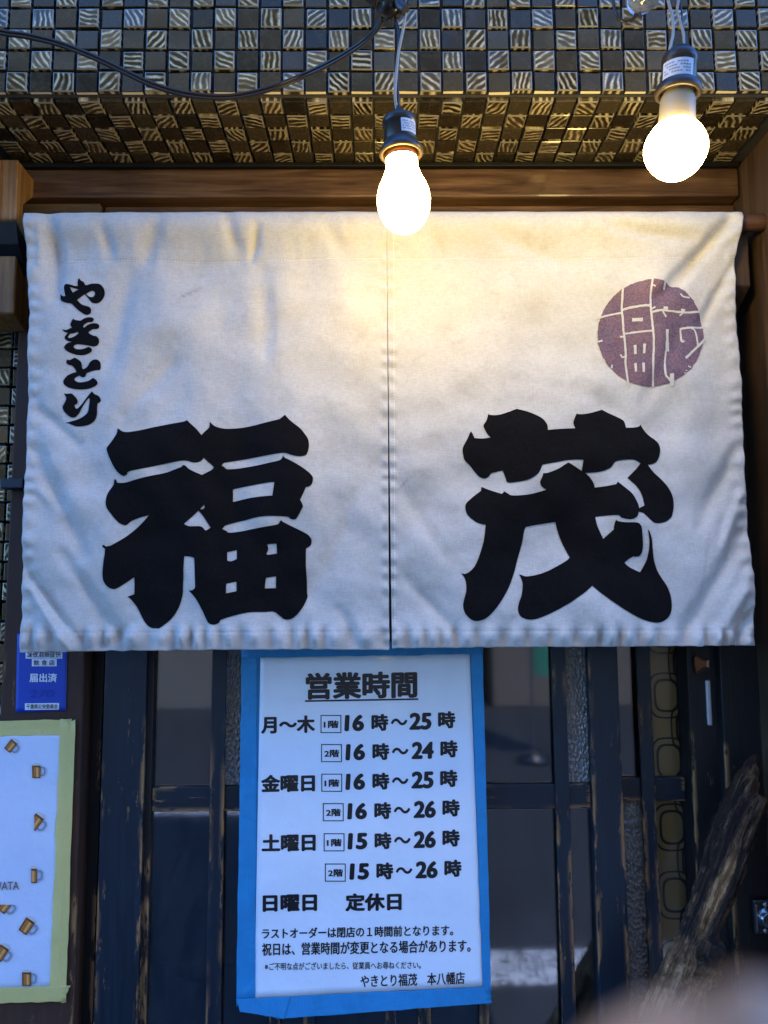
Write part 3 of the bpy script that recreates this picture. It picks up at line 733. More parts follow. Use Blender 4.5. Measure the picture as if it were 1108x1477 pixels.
SHIGE = (zz(Z5, S, [(130, 297), (148, 325), (165, 365), (240, 372), (325, 362), (290, 325), (258, 262), (255, 238), (285, 190), (303, 125), (320, 138), (400, 138), (490, 112), (580, 75), (600, 75), (680, 92), (780, 130), (850, 175), (890, 235), (895, 285), (1000, 275)])
 + zz(Z6, S, [(0, 268), (62, 265), (45, 215), (55, 170), (78, 115), (90, 123), (150, 122), (240, 103), (345, 68), (400, 95), (480, 130), (555, 170), (575, 205), (583, 250), (660, 245), (720, 232), (737, 213), (760, 250), (820, 320), (890, 375), (920, 415), (930, 470), (920, 535), (890, 590), (850, 612), (805, 620), (860, 690), (940, 770), (1010, 860), (1050, 950), (1060, 1030)])
 + zz(Z8, S, [(1050, 0), (1030, 45), (970, 88), (900, 100), (850, 92), (790, 40), (745, 0)]) + zz(Z6, S, [(718, 1102), (692, 1097)])
 + zz(Z8, S, [(688, 5), (670, 40), (620, 65), (560, 62), (510, 45), (475, 22), (270, 35), (290, 130), (345, 258), (450, 165), (455, 110), (470, 65), (485, 82), (560, 95), (670, 98), (710, 125), (725, 170), (738, 260), (745, 330), (740, 395), (715, 430), (680, 435), (660, 430), (610, 460), (565, 495), (620, 540), (730, 590), (760, 540), (790, 470), (803, 370), (803, 270), (788, 170), (800, 178), (830, 260), (840, 360), (860, 470), (895, 570), (940, 650), (985, 720), (1020, 810), (1035, 900), (1030, 980), (1000, 1040), (950, 1080), (890, 1095), (810, 1085), (700, 1045), (560, 970), (440, 890), (310, 795), (230, 725), (160, 785), (80, 840)])
 + zz(Z7, S, [(1108, 900), (1000, 965), (900, 1015), (810, 1050), (730, 1065), (660, 1050), (620, 1020), (603, 960), (615, 890), (640, 820), (652, 720), (640, 660), (618, 612), (640, 617), (690, 632), (790, 617), (900, 582), (1020, 520), (1108, 468)]) + zz(Z8, S, [(28, 440), (0, 388)])
 + zz(Z7, S, [(1050, 265), (1010, 160), (988, 85), (860, 105), (700, 135), (678, 150), (665, 200), (650, 300), (610, 450), (560, 620), (500, 770), (400, 930), (310, 1030), (240, 1070), (180, 1078), (130, 1060), (75, 1000), (55, 930), (65, 860), (85, 780), (85, 700), (70, 650), (38, 600), (75, 607), (120, 585), (175, 525), (220, 420), (260, 280), (278, 120), (200, 100), (140, 60), (105, 25)])
 + zz(Z5, S, [(88, 1105), (78, 1055), (88, 1010), (150, 950), (235, 885), (240, 845), (270, 858), (350, 890), (440, 920), (462, 895), (500, 918), (530, 935), (620, 935), (740, 918), (880, 880), (830, 845), (815, 800), (840, 745), (845, 717), (900, 710), (1000, 670), (1085, 615)])
 + zz(Z6, S, [(0, 610), (130, 690), (140, 582), (0, 582)])
 + zz(Z5, S, [(980, 605), (840, 632), (820, 680), (790, 725), (710, 775), (600, 800), (510, 808), (485, 795), (470, 750), (445, 688), (330, 713), (310, 745), (275, 765), (225, 750), (180, 705), (120, 630), (70, 580), (50, 500), (55, 450), (100, 365), (118, 320)]))
SHIGE_H = [zz(Z6, S, [(170, 708), (320, 695), (420, 655), (480, 590), (650, 572), (728, 607), (680, 670), (592, 755), (680, 830), (740, 920), (765, 1030), (700, 1060), (690, 1010), (640, 920), (560, 850), (490, 795), (475, 820), (380, 838), (268, 850), (260, 815), (225, 760)])]
K1, K2 = 13.85, 13.43
YA = zz((80, 395), K1, [(465, 75), (500, 120), (555, 150), (575, 185), (585, 210), (620, 215), (700, 185), (800, 178), (870, 188), (930, 240), (965, 310), (970, 400), (945, 470), (900, 540), (840, 578), (770, 582), (715, 560), (670, 500), (620, 440), (590, 405), (540, 440), (440, 525), (500, 590), (560, 625), (665, 652), (705, 700), (710, 755), (690, 795), (630, 822), (560, 795), (470, 735), (390, 660), (320, 598), (240, 585), (150, 555), (100, 515), (85, 460), (80, 395), (95, 392), (115, 420), (150, 435), (195, 437), (170, 340), (160, 250), (180, 205), (220, 198), (300, 215), (385, 240), (445, 240), (440, 160), (450, 95)])
YA_H = [zz((80, 395), K1, [(290, 265), (460, 310), (350, 378)]), zz((80, 395), K1, [(612, 400), (690, 345), (740, 328), (775, 350), (785, 390), (760, 440), (720, 460), (670, 450)])]
KI = zz((80, 450), K1, [(365, 140), (400, 165), (510, 180), (580, 130), (650, 105), (725, 105), (762, 130), (760, 165), (735, 200), (660, 210), (600, 245), (562, 290), (580, 322), (640, 270), (720, 230), (800, 222), (855, 240), (878, 280), (860, 320), (820, 340), (750, 345), (665, 410), (700, 445), (760, 472), (820, 485), (865, 535), (872, 590), (855, 645), (800, 685), (700, 680), (600, 662), (480, 650), (410, 665), (375, 700), (390, 730), (440, 748), (530, 745), (600, 725), (655, 700), (700, 712), (732, 745), (720, 790), (660, 830), (570, 858), (450, 858), (330, 830), (240, 785), (198, 735), (210, 690), (270, 630), (350, 610), (270, 592), (215, 555), (210, 515), (240, 470), (270, 435), (210, 415), (165, 370), (200, 375), (250, 375), (345, 325), (315, 265), (335, 210)])
KI_H = [zz((80, 450), K1, [(265, 515), (310, 455), (380, 440), (455, 408), (475, 432), (420, 480), (320, 528), (290, 530)])]
TO = zz((80, 510), K2, [(235, 120), (275, 130), (330, 105), (375, 80), (430, 105), (490, 155), (505, 200), (510, 260), (530, 300), (610, 260), (660, 175), (710, 125), (770, 108), (830, 125), (870, 180), (880, 260), (870, 310), (850, 330), (815, 322), (720, 340), (605, 378), (580, 440), (545, 458), (500, 450), (460, 420), (410, 445), (360, 490), (400, 535), (470, 555), (560, 550), (650, 530), (695, 505), (735, 475), (790, 510), (830, 560), (825, 600), (770, 645), (660, 685), (520, 698), (380, 690), (260, 660), (185, 610), (160, 555), (180, 495), (240, 420), (330, 375), (405, 352), (370, 285), (320, 230), (270, 222), (220, 190), (225, 140)])
RI = zz((80, 510), K2, [(180, 770), (215, 785), (270, 778), (325, 780), (370, 820), (420, 875), (440, 930), (425, 975), (375, 1010), (405, 1070), (440, 1070), (520, 990), (600, 880), (660, 800), (715, 740), (770, 790), (850, 830), (895, 895), (900, 930), (880, 955), (835, 980), (830, 1080), (830, 1190), (805, 1280), (740, 1350), (640, 1395), (480, 1418), (380, 1405), (270, 1360), (205, 1340), (270, 1330), (400, 1295), (500, 1255), (600, 1195), (645, 1140), (660, 1080), (672, 960), (675, 880), (650, 870), (600, 940), (530, 1050), (470, 1165), (400, 1235), (340, 1245), (270, 1215), (190, 1140), (155, 1060), (165, 1010), (210, 920), (220, 860), (195, 810)])

noren = thing('shop_curtain', (0, YC, P(557, 320, YC).z), 'white canvas noren in two panels with large black brush characters above the doors', 'shop curtain')
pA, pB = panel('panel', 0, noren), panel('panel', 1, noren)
pA['label'] = 'left curtain panel with small and large brush characters'; pB['label'] = 'right curtain panel with purple round seal'
def lettering(name, parent, sets, m=M_ink):
    bm = bmesh.new()
    for outer, holes in sets: drape(bm, [smooth_poly(outer)] + [smooth_poly(h) for h in holes])
    return bm_obj(name, bm, m, parent)
lettering('lettering', pA, [(FUKU, FUKU_H)]); lettering('lettering', pB, [(SHIGE, SHIGE_H)])
lettering('small_lettering', pA, [(YA, YA_H), (KI, KI_H), (TO, []), (RI, [])])
# round seal
bm = bmesh.new()
ZS = (860, 400)
circ = []
for k in range(220):
    ph = 2 * math.pi * k / 220
    r = 76.0 + 1.0 * nz(math.cos(ph) * 9, math.sin(ph) * 9, 3) + .9 * nz(math.cos(ph) * 26, math.sin(ph) * 26, 8)
    circ.append((860 + 548 / S + r * math.cos(ph), 400 + 560 / S + r * math.sin(ph) * 1.0))
drape(bm, [circ], off=.0008, grid=5)
bm_obj('seal', bm, M_purple, pB)
bm = bmesh.new()
STR = [([(262, 30), (262, 110), (260, 200), (258, 310), (268, 400), (275, 520), (290, 640), (300, 760), (298, 860), (318, 1020), (324, 1080)], 20),
 ([(548, 25), (540, 80), (530, 150), (528, 290), (540, 400), (555, 540), (565, 700), (560, 850), (575, 1095)], 20), ([(10, 410), (110, 378), (258, 350)], 17), ([(262, 322), (340, 305), (450, 295), (530, 297)], 22),
 ([(280, 562), (400, 550), (550, 545)], 18), ([(535, 362), (640, 345), (720, 352), (820, 355), (900, 358), (1040, 342)], 20), ([(360, 425), (460, 428)], 34), ([(388, 675), (395, 765)], 24), ([(478, 668), (475, 762)], 24), ([(395, 855), (398, 940)], 22), ([(470, 855), (470, 950)], 22),
 ([(697, 530), (702, 640), (700, 660)], 28), ([(702, 655), (706, 745)], 40), ([(690, 740), (680, 880), (690, 980), (720, 1020), (755, 1075)], 18), ([(742, 970), (752, 1090)], 38), ([(836, 515), (930, 505), (1085, 493)], 19), ([(842, 510), (852, 640), (885, 625)], 18),
 ([(945, 510), (985, 535), (1005, 640), (1015, 690)], 17), ([(1085, 620), (1015, 690), (885, 815)], 24), ([(682, 20), (678, 125)], 24), ([(825, 180), (860, 205), (925, 212)], 15), ([(540, 95), (575, 110)], 15), ([(530, 335), (575, 310)], 15), ([(655, 322), (700, 327)], 28),
 ([(645, 355), (685, 410)], 17), ([(838, 338), (880, 342)], 30), ([(825, 392), (860, 360)], 14), ([(10, 640), (70, 625)], 16), ([(240, 590), (285, 590)], 18), ([(250, 765), (262, 790), (300, 790)], 16), ([(165, 870), (158, 905)], 16), ([(868, 975), (872, 960)], 12), ([(905, 895), (935, 910)], 12), ([(880, 940), (892, 945)], 12)]
for pts, wd in STR:
    q = catmull([Vector((a, b)) for a, b in pts], 6) if len(pts) > 2 else [Vector(pts[0]).lerp(Vector(pts[1]), k / 6) for k in range(7)]
    lo, hi = [], []
    for i, p in enumerate(q):
        d = (q[min(i + 1, len(q) - 1)] - q[max(i - 1, 0)]).normalized(); nn = Vector((-d.y, d.x))
        h = wd / 2 * (1 + .22 * nz(p.x * .03, p.y * .03, wd)); jx = 2.5 * nz(p.x * .035, p.y * .035, 40 + wd)
        lo.append(p + nn * (h + jx)); hi.append(p - nn * (h - jx))
    ring_ = zz(ZS, S, [tuple(v) for v in lo + hi[::-1]])
    drape(bm, [ring_], off=.0012, grid=5)
bm_obj('seal_characters', bm, M_cloth, pB)
# stitching along sleeve and hem
def stitches(pts_fn, a, b, parent, step=4.2, horiz=True):
    bm = bmesh.new(); q = a
    while q < b:
        c = pts_fn(q)
        if horiz: drape(bm, [[(q, c - .45), (q + step * .62, c - .45), (q + step * .62, c + .45), (q, c + .45)]], off=.0012, grid=50)
        else: drape(bm, [[(c - .45, q), (c + .45, q), (c + .45, q + step * .62), (c - .45, q + step * .62)]], off=.0012, grid=50)
        q += step
    return bm_obj('stitching', bm, M_thread, parent)
stitches(seam_y, 44, 555, pA); stitches(seam_y, 562, 1059, pB)
stitches(lambda y: 567.5 + (y - 305) * .004, 330, 900, pB, horiz=False)

# ------------------------------------------------------------------ printed papers
fc = bpy.data.curves.new('glyphs', 'FONT'); fo = bpy.data.objects.new('glyphs', fc); COL.objects.link(fo)
def glyphs(body, offset=0., shear=0.):
    fc.body = body; fc.offset = offset; fc.shear = shear; fc.resolution_u = 5
    dg = bpy.context.evaluated_depsgraph_get(); dg.update()
    me = bpy.data.meshes.new_from_object(fo.evaluated_get(dg))
    vs = [(v.co.x, v.co.y) for v in me.vertices]; fs = [tuple(p.vertices) for p in me.polygons]
    bpy.data.meshes.remove(me); return vs, fs
class Sheet:                                   # flat print laid on a plane through photo pixels
    def __init__(s, Yfn): s.bm = bmesh.new(); s.Y = Yfn
    def pt(s, px, py, off): return P(px, py, s.Y(px, py) - off)
    def text(s, body, x0, x1, y0, y1, slope=0., offset=.03, shear=0., mi=0, off=.0006):
        vs, fs = glyphs(body, 0., shear)
        ax, bx = min(v[0] for v in vs), max(v[0] for v in vs); ay, by = min(v[1] for v in vs), max(v[1] for v in vs)
        em = (x1 - x0) / max(.01, bx - ax); rb = offset * em * 1.15; x0 += rb; x1 -= rb; y0 += rb * .8; y1 -= rb * .8
        hits = [(0, 0)] + ([(math.cos(k * math.pi / 4) * rb, math.sin(k * math.pi / 4) * rb * .8) for k in range(8)] if rb > 0 else [])
        for h, (ox, oy) in enumerate(hits):
            out = []
            for u, v in vs:
                px = lerp(x0, x1, (u - ax) / (bx - ax)) + ox; py = lerp(y1, y0, (v - ay) / (by - ay)) + slope * (px - (x0 + x1) / 2) + oy
                out.append(s.bm.verts.new(s.pt(px, py, off + h * .00002)))
            for f in fs:
                try: q = s.bm.faces.new([out[i] for i in f]); q.material_index = mi
                except ValueError: continue
                q.normal_update()
                if q.normal.y > 0: q.normal_flip()
    def poly(s, pts, mi=0, off=.0006):
        tri = tessellate_polygon([[Vector((a, b, 0)) for a, b in pts]]); vv = [s.bm.verts.new(s.pt(a, b, off)) for a, b in pts]
        for t in tri:
            try: q = s.bm.faces.new([vv[i] for i in t]); q.material_index = mi
            except ValueError: continue
            q.normal_update()
            if q.normal.y > 0: q.normal_flip()
    def frame(s, x0, x1, y0, y1, wd, mi=0, off=.0006):
        for a, b, c, d in ((x0, x1, y0, y0 + wd), (x0, x1, y1 - wd, y1), (x0, x0 + wd, y0 + wd, y1 - wd), (x1 - wd, x1, y0 + wd, y1 - wd)):
            s.poly([(a, c), (b, c), (b, d), (a, d)], mi, off)
def sheet_grid(name, TL, TR, BR, BL, Yfn, off, m, parent, n=24, th=.0004, rag=0., seed=0):
    bm = bmesh.new(); rows = []
    nx, ny = n, n
    for j in range(ny + 1):
        row = []
        for i in range(nx + 1):
            u, v = i / nx, j / ny
            px = lerp(lerp(TL[0], TR[0], u), lerp(BL[0], BR[0], u), v); py = lerp(lerp(TL[1], TR[1], u), lerp(BL[1], BR[1], u), v)
            if rag and (i in (0, nx)): px += rag * nz(py * .16, seed, i)
            if rag and (j in (0, ny)): py += rag * nz(px * .16, seed, j)
            row.append(bm.verts.new(P(px, py, Yfn(px, py) - off)))
        rows.append(row)
    for j in range(ny):
        for i in range(nx): f = bm.faces.new((rows[j][i], rows[j + 1][i], rows[j + 1][i + 1], rows[j][i + 1])); f.smooth = True
    o = bm_obj(name, bm, m, parent)
    s = o.modifiers.new('thickness', 'SOLIDIFY'); s.thickness = th; s.offset = -1
    return o
# opening hours
YP = 1.1315
def Yhours(px, py): return YP - .0022 - .0018 * nz(px * .012, py * .010, 2.) - .004 * max(0, (py - 1380) / 80.) ** 2 * (1 + .6 * nz(px * .03, 1, 1))
hp = thing('opening_hours_poster', P(540, 1440, YP), 'laminated opening hours notice edged with blue tape on the door', 'poster')
sheet_grid('backing', (352, 930), (694, 926), (707, 1440), (352, 1450), Yhours, .0, M_blue, hp, 30)
pp = sheet_grid('paper', (375.8, 948.5), (677.5, 942.5), (697, 1423), (367, 1441), Yhours, .0010, M_paper, hp, 40)
for i, c in enumerate((((349, 928), (371, 928), (368, 1448), (341, 1452)), ((678.5, 926), (696, 926), (709, 1448), (697.5, 1448)), ((346, 926), (697, 925), (697, 943), (349, 949)), ((346, 1441), (708, 1423), (709, 1447), (400, 1470)), ((341, 1441), (420, 1438), (410, 1470), (346, 1459)))):
    sheet_grid('tape', *c, Yhours, .0013 + .0004 * i, M_blue, hp, 26, .0003, 1.6, i)
sh = Sheet(Yhours); SL = -.018
OF = .0014
def T(*a, **k): k.setdefault('off', OF); k.setdefault('slope', SL); sh.text(*a, **k)
T('営業時間', 441, 602, 969, 1008, offset=.036)
for q in range(24):
    xa, xb = 440 + q * 6.8, 446.85 + q * 6.8
    sh.poly([(xa, 1010 - q * .117), (xb, 1009.88 - q * .117), (xb, 1012.3 - q * .117), (xa, 1012.4 - q * .117)], off=.0016)
def row(y, bx, day, fl, h1, x1, h2, x2, d=0):
    if day: T(day, 376.5 + (1 if '土' in day else 0), 454.5 + (1 if '土' in day else 0), y + 2, y + 27.5, offset=.04)
    sh.frame(bx, bx + 30, y + 1, y + 27, 1.3, off=OF)
    T(fl, bx + 4.5, bx + 26, y + 9, y + 20, offset=.026)
    T(h1, x1, x1 + 28.5, y + .5, y + 24.5, offset=.040, shear=.05); T('時', x1 + 39, x1 + 63.5, y - .5, y + 24, offset=.04)
    T('～', x1 + 67, x1 + 91, y + 6, y + 16, offset=.026)
    T(h2, x2, x2 + 32.5, y - 2.5, y + 22.5, offset=.040, shear=.05); T('時', x2 + 42, x2 + 67, y - 4.5, y + 20.3, offset=.04)
row(1030.3, 462.5, '月～木', '1階', '16', 496.8, '25', 590); row(1072.3, 463.3, None, '2階', '16', 498.3, '24', 593.3)
row(1115, 463.6, '金曜日', '1階', '16', 498.3, '25', 593); row(1157.5, 465.8, None, '2階', '16', 501, '26', 596.3)
row(1200.9, 467, '土曜日', '1階', '15', 501.4, '26', 596.3); row(1244.6, 468.8, None, '2階', '15', 504, '26', 599)
T('日曜日', 379, 457.5, 1290, 1315, offset=.04); T('定休日', 498, 579.5, 1288, 1314, offset=.04)
T('ラストオーダーは閉店の１時間前となります。', 378, 654, 1336.5, 1352, offset=.026); T('祝日は、営業時間が変更となる場合があります。', 378, 679, 1357.5, 1376, offset=.026)
T('※ご不明な点がございましたら、従業員へお尋ねください。', 382, 607, 1387.5, 1398.5, offset=.012, slope=-.010)
T('やきとり福茂　本八幡店', 520, 670.5, 1404, 1422, offset=.022, slope=-.034)
bm_obj('lettering', sh.bm, M_print, pp)
# beer poster at the left edge
YL = 1.1205
def Yleft(px, py): return YL - .0012 - .0008 * nz(px * .03, py * .012, 5)
bp = thing('beer_poster', P(30, 1430, YL), 'white poster printed with beer mugs, framed in yellow tape at the left edge', 'poster')
bpp = sheet_grid('paper', (-120, 1053), (97, 1050), (83, 1428), (-120, 1440), Yleft, .0004, M_paper2, bp, 24)
for i, c in enumerate((((-120, 1044), (104, 1037), (102, 1060), (-120, 1065)), ((87, 1037), (109, 1039), (95, 1446), (70.5, 1444)), ((-120, 1428), (101, 1422), (93, 1444), (-120, 1452)))):
    sheet_grid('tape', *c, Yleft, .0009 + .0004 * i, M_yellow, bp, 22, .0002, 2.2, 10 + i)
def mug(cx, cy, s, ang, clip=None):
    pm = Sheet(Yleft)
    ca, sa = math.cos(ang), math.sin(ang)
    def tr(pts):
        q = [(cx + (a * ca - b * sa) * s, cy + (a * sa + b * ca) * s) for a, b in pts]
        if clip:                                # printed cut: keep the side where n.p >= d
            (nx, ny, d) = clip; out = []
            for i in range(len(q)):
                a, b = q[i - 1], q[i]; da, db = nx * a[0] + ny * a[1] - d, nx * b[0] + ny * b[1] - d
                if da * db < 0: t = da / (da - db); out.append((lerp(a[0], b[0], t), lerp(a[1], b[1], t)))
                if db >= 0: out.append(b)
            q = out
        return q
    def pl(pts, mi, off):
        q = tr(pts)
        if len(q) > 2: pm.poly(q, mi, off)
    arc = [(.72 * math.cos(R(a)) - .05, -.95 + .42 * math.sin(R(a))) for a in range(180, 361, 20)]
    pl(arc, 4, .0016)
    pl([(-.72, -.95), (.62, -.95), (.60, 1.0), (-.68, 1.0)], 0, .0018)
    pl([(-.72, -.95), (-.52, -.95), (-.50, 1.0), (-.68, 1.0)], 2, .0019); pl([(.50, -.95), (.62, -.95), (.60, 1.0), (.48, 1.0)], 2, .0019)
    pl([(-.05, -.85), (.25, -.85), (.25, .9), (-.05, .9)], 1, .0019); pl([(-.68, .86), (.6, .86), (.6, 1.02), (-.68, 1.02)], 2, .0020)
    pl([(-.5, -.95), (.5, -.95), (.5, -.62), (-.5, -.72)], 2, .00195)
    for a, b in ((0, 1), (1, 2), (2, 3), (3, 4), (4, 5)):
        ou = [(.62, -.80), (1.15, -.78), (1.42, -.45), (1.40, .30), (1.12, .68), (.62, .72)]; it = [(.62, -.52), (1.0, -.50), (1.14, -.28), (1.12, .18), (.98, .42), (.62, .45)]
        pl([ou[a], ou[b], it[b], it[a]], 3, .0018)
    bm_obj('printed_mug', pm.bm, [M_amber, M_amber2, M_mugdark, M_muggrey, M_foam], bpp)
mug(16, 1076, 8.6, R(38)); mug(53, 1113, 9.2, 0); mug(52, 1186, 11, R(36), (1, 0, 49.5)); mug(47, 1263, 10.5, 0, (1, 0, 45.2)); mug(8, 1306, 11, R(38), (0, 1, 1305)); mug(39, 1336, 11, R(33)); mug(2, 1375, 11, R(33)); mug(39, 1412, 10, 0)
pm = Sheet(Yleft)
pm.text('YAWATA', -27.5, 27.5, 1272, 1284, slope=-.02, offset=.012, off=.0017)
bm_obj('lettering', pm.bm, M_brownprint, bpp)
# blue permit sticker
def Yst(px, py): return 1.1213 - .0006 * max(0, (py - 1000) / 28) ** 2
st = thing('permit_sticker', P(60, 1028, 1.1213), 'blue permit sticker with white Japanese lettering on the left post', 'sticker')
sf = sheet_grid('sticker_face', (25, 914), (98, 914), (95, 1025), (22.5, 1028), Yst, .0003, M_sticker, st, 16, .0003)
ss = Sheet(Yst); o1, o2 = .0009, .0013
ss.poly([(37, 936), (90, 936), (90, 950), (37, 950)], 0, o1); ss.text('深夜酒類提供', 39, 88, 937.5, 948.5, offset=.012, mi=1, off=o2)
ss.poly([(46, 950.6), (82, 950.6), (82, 961), (46, 961)], 0, o1); ss.text('飲 食 店', 48.5, 79, 951.8, 959.8, offset=.012, mi=1, off=o2)
ss.text('届出済', 42.5, 82.5, 971, 984, offset=.03, mi=0, off=o1)
ss.text('270', 42, 78, 995, 1006, offset=-.0, shear=.2, mi=2, off=o1)
ss.poly([(36, 1014.5), (85.5, 1014), (85, 1023.5), (36, 1024)], 0, o1); ss.text('千葉県公安委員会', 38, 83.5, 1015.6, 1022.6, offset=.014, mi=1, off=o2)
bm_obj('lettering', ss.bm, [M_white, M_print, M_ghost], sf)
bpy.data.objects.remove(fo)

# ------------------------------------------------------------------ lamps and cables
def lamp(cx, top, Yl, parts, tilt, label, cords):
    """parts: rows (photo row, half width in px) down the lamp's own axis"""
    a = P(cx, top, Yl); d = (P(cx, top + 100, Yl) - a).length / 100.; k = (a - CAM).dot(ROT @ Vector((0, 0, -1))) / FPX * .955; d *= .97
    ax = Vector((math.sin(tilt[0]), math.sin(tilt[1]), -1)).normalized()
    t = thing('hanging_lamp', a, label, 'lamp', 'bare bulbs hanging in front of the tiles')
    def pr_(rows): return [((r - top) * d, h * k) for r, h in rows]
    sk = bm_obj('socket', lathe_bm(a, ax, pr_(parts['socket'])), M_blkplastic, t)
    bm_obj('collar', lathe_bm(a, ax, pr_(parts['collar'])), M_blkplastic, t)
    if 'copper' in parts: bm_obj('screw_base', lathe_bm(a, ax, pr_(parts['copper'])), M_copper, t)
    if 'neck' in parts: bm_obj('bulb_neck', lathe_bm(a, ax, pr_(parts['neck'])), M_cream, t)
    bm_obj('bulb', lathe_bm(a, ax, pr_(parts['bulb']), 64), M_bulb2 if 'neck' in parts else M_bulb, t)
    # paper label wrapped on the socket
    r0, r1, h, p0, p1 = parts['label']
    bm = bmesh.new(); sx = Vector((1, 0, 0)); sx = (sx - ax * sx.dot(ax)).normalized(); sy = ax.cross(sx)
    if sy.y > 0: sy = -sy
    g_ = []
    for i in range(13):
        ph = lerp(p0, p1, i / 12); w_ = (sx * math.sin(ph) + sy * math.cos(ph)) * (h * k + .0006)
        g_.append([bm.verts.new(a + ax * ((lerp(r0, r1, q) - top) * d) + w_) for q in (0, 1)])
    for i in range(12): bm.faces.new((g_[i][0], g_[i + 1][0], g_[i + 1][1], g_[i][1]))
    for q in range(4):                          # lines of tiny print on the label
        ra = lerp(r0, r1, .18 + q * .19)
        for i in range(1, 11):
            if (i * 7 + q * 3) % 5 == 0: continue
            b = []
            for ii, rr in ((i, ra), (i + .8, ra), (i + .8, ra + (r1 - r0) * .08), (i, ra + (r1 - r0) * .08)):
                ph = lerp(p0, p1, ii / 12); b.append(bm.verts.new(a + ax * ((rr - top) * d) + (sx * math.sin(ph) + sy * math.cos(ph)) * (h * k + .0009)))
            bm.faces.new(b).material_index = 1
    bm_obj('label_sticker', bm, [M_label, M_labelink], sk)
    for pts, r, m in cords:
        bm_obj('cord', sweep_bm(catmull([P(*q) for q in pts], 8), r, 10), m, t)
    return t
lamp(575, 154, .79, dict(
    socket=[(154, 0), (154, 4.5), (164, 5.5), (166, 14), (169, 19), (172, 20), (172.5, 25), (176, 26), (183, 26), (184, 24), (210, 25), (212, 24), (212, 0)],
    label=(184, 203, 25, R(2), R(62)), copper=[(212, 20), (216, 23), (230, 23.5), (236, 22)],
    collar=[(205, 24), (206, 25), (214, 29), (219, 33), (223, 33.5), (226, 31), (224, 27), (216, 24)],
    bulb=[(231, 23.6), (238, 24), (246, 24.8), (254, 27.5), (262, 31.5), (270, 35.5), (280, 38.8), (290, 40), (300, 39.2), (310, 36.5), (318, 32.6), (325, 27.5), (331, 20.5), (335, 12), (336.5, 0)]),
    (R(2.6), R(2)), 'bare pear-shaped lit bulb hanging in front of the curtain top', [
    ([(586, -30, .80), (586, 8, .792), (582, 40, .79), (575, 75, .79), (571, 115, .789), (570, 140, .788), (573, 160, .79)], .0017, M_clearcord),
    ([(568, -30, .805), (570, 22, .80), (576, 50, .796), (575, 85, .794), (573, 115, .792), (574, 135, .791), (575, 160, .79)], .0017, M_cord)])
lamp(981, 72, .79, dict(
    socket=[(72, 0), (72, 16), (76, 19), (78, 22), (81, 25), (85, 26), (91, 26), (92, 24.5), (124, 26), (126, 25), (126, 0)],
    label=(96, 119, 25.4, R(-80), R(28)),
    collar=[(119, 25), (120, 27), (124, 32.5), (130, 34.5), (134, 34), (137, 31), (135, 27), (128, 25)],
    neck=[(124, 20), (134, 21), (136, 22.5), (138, 24), (144, 25.5), (162, 26.2), (176, 27), (178, 27), (178, 0)],
    bulb=[(176.5, 27.4), (179, 30), (183, 34), (188, 38), (194, 41.8), (201, 44.8), (208, 46.2), (215, 46), (223, 43.8), (231, 39.6), (238, 34.2), (244, 27.6), (249, 19.5), (251.5, 11), (252.4, 4), (252.5, 0)]),
    (R(-3.0), R(6)), 'bare round lit bulb with a cream neck at the upper right', [
    ([(958, -30, .80), (964, 2, .80), (970, 25, .795), (971, 48, .792), (967, 68, .787), (966, 80, .787)], .0017, M_clearcord),
    ([(985, -30, .804), (977, 12, .804), (981, 30, .80), (986, 50, .794), (987, 70, .79), (990, 82, .79)], .0015, M_clearcord),
    ([(974, -30, .81), (983, 14, .81), (984, 32, .805), (987, 46, .80), (992, 72, .792)], .0011, M_cord)])
# long twin cable
cab = [(-60, 30, .90), (0, 46, .90), (40, 52, .90), (85, 63, .90), (130, 80, .90), (175, 101, .90), (220, 122, .90), (265, 135, .90), (310, 140, .90), (350, 137.5, .90), (395, 126, .89), (440, 108, .885), (485, 86, .86), (520, 64, .84), (540, 46, .82), (552, 28, .806)]
bm = bmesh.new()
for dy, dd in ((-2.4, -.0005), (2.6, .0005)):
    sweep_bm(catmull([P(a, b + dy, c + dd) for a, b, c in cab], 10), .0021, 12, bm)
tag(bm_obj('power_cable', bm, M_cord), 'dark twin power cable drooping across the tiled fascia', 'cable')
# black taped joint
jt = thing('cable_joint', P(560, 10, .80), 'glossy black taped cable joint above the pear-shaped bulb', 'cable joint')
def lump(t, ph): return 1 + .10 * math.sin(ph * 3 + t * 9) + .08 * nz(t * 6, math.cos(ph) * 2, math.sin(ph) * 2)
bm_obj('tape_wrap', sweep_bm(catmull([P(545, -30, .80), P(556, -8, .80), P(563, 8, .80), P(556, 24, .805)], 10), lambda t: .019 * (1 - .55 * t ** 2.5), 28, shape=lump), M_cord, jt)
bm_obj('plug_end', sweep_bm(catmull([P(533, -6, .805), P(545, 2, .802), P(556, 8, .80)], 6), .007, 20), M_blkplastic, jt)
bm_obj('plug_end', sweep_bm(catmull([P(572, -6, .79), P(577, 8, .788), P(585, 15, .786)], 6), .0055, 20), M_blkplastic, jt)
bm_obj('wire_end', sweep_bm(catmull([P(556, 30, .802), P(572, 20, .798), P(588, 6, .79), P(590, -12, .79)], 6), .0018, 10), M_cord, jt)
# loop of cable and clear plug at the top right
lp = thing('clear_plug', P(915, 0, .80), 'clear plastic plug with a dangling dark cable loop beside the round bulb', 'plug')
bm_obj('plug_body', lathe_bm(P(923, -18, .79), Vector((.15, -.2, -1)), [(0, 0), (0, .016), (.012, .019), (.020, .018), (.026, .012), (.028, 0)], 32), M_clearp, lp)
bm_obj('cable_loop', sweep_bm(catmull([P(884, -40, .80), P(885, 0, .80), P(888, 18, .80), P(896, 29, .80), P(907, 31, .798), P(916, 24, .796), P(918, 17, .795), P(925, 24, .794)], 10), .0019, 12), M_cord, lp)

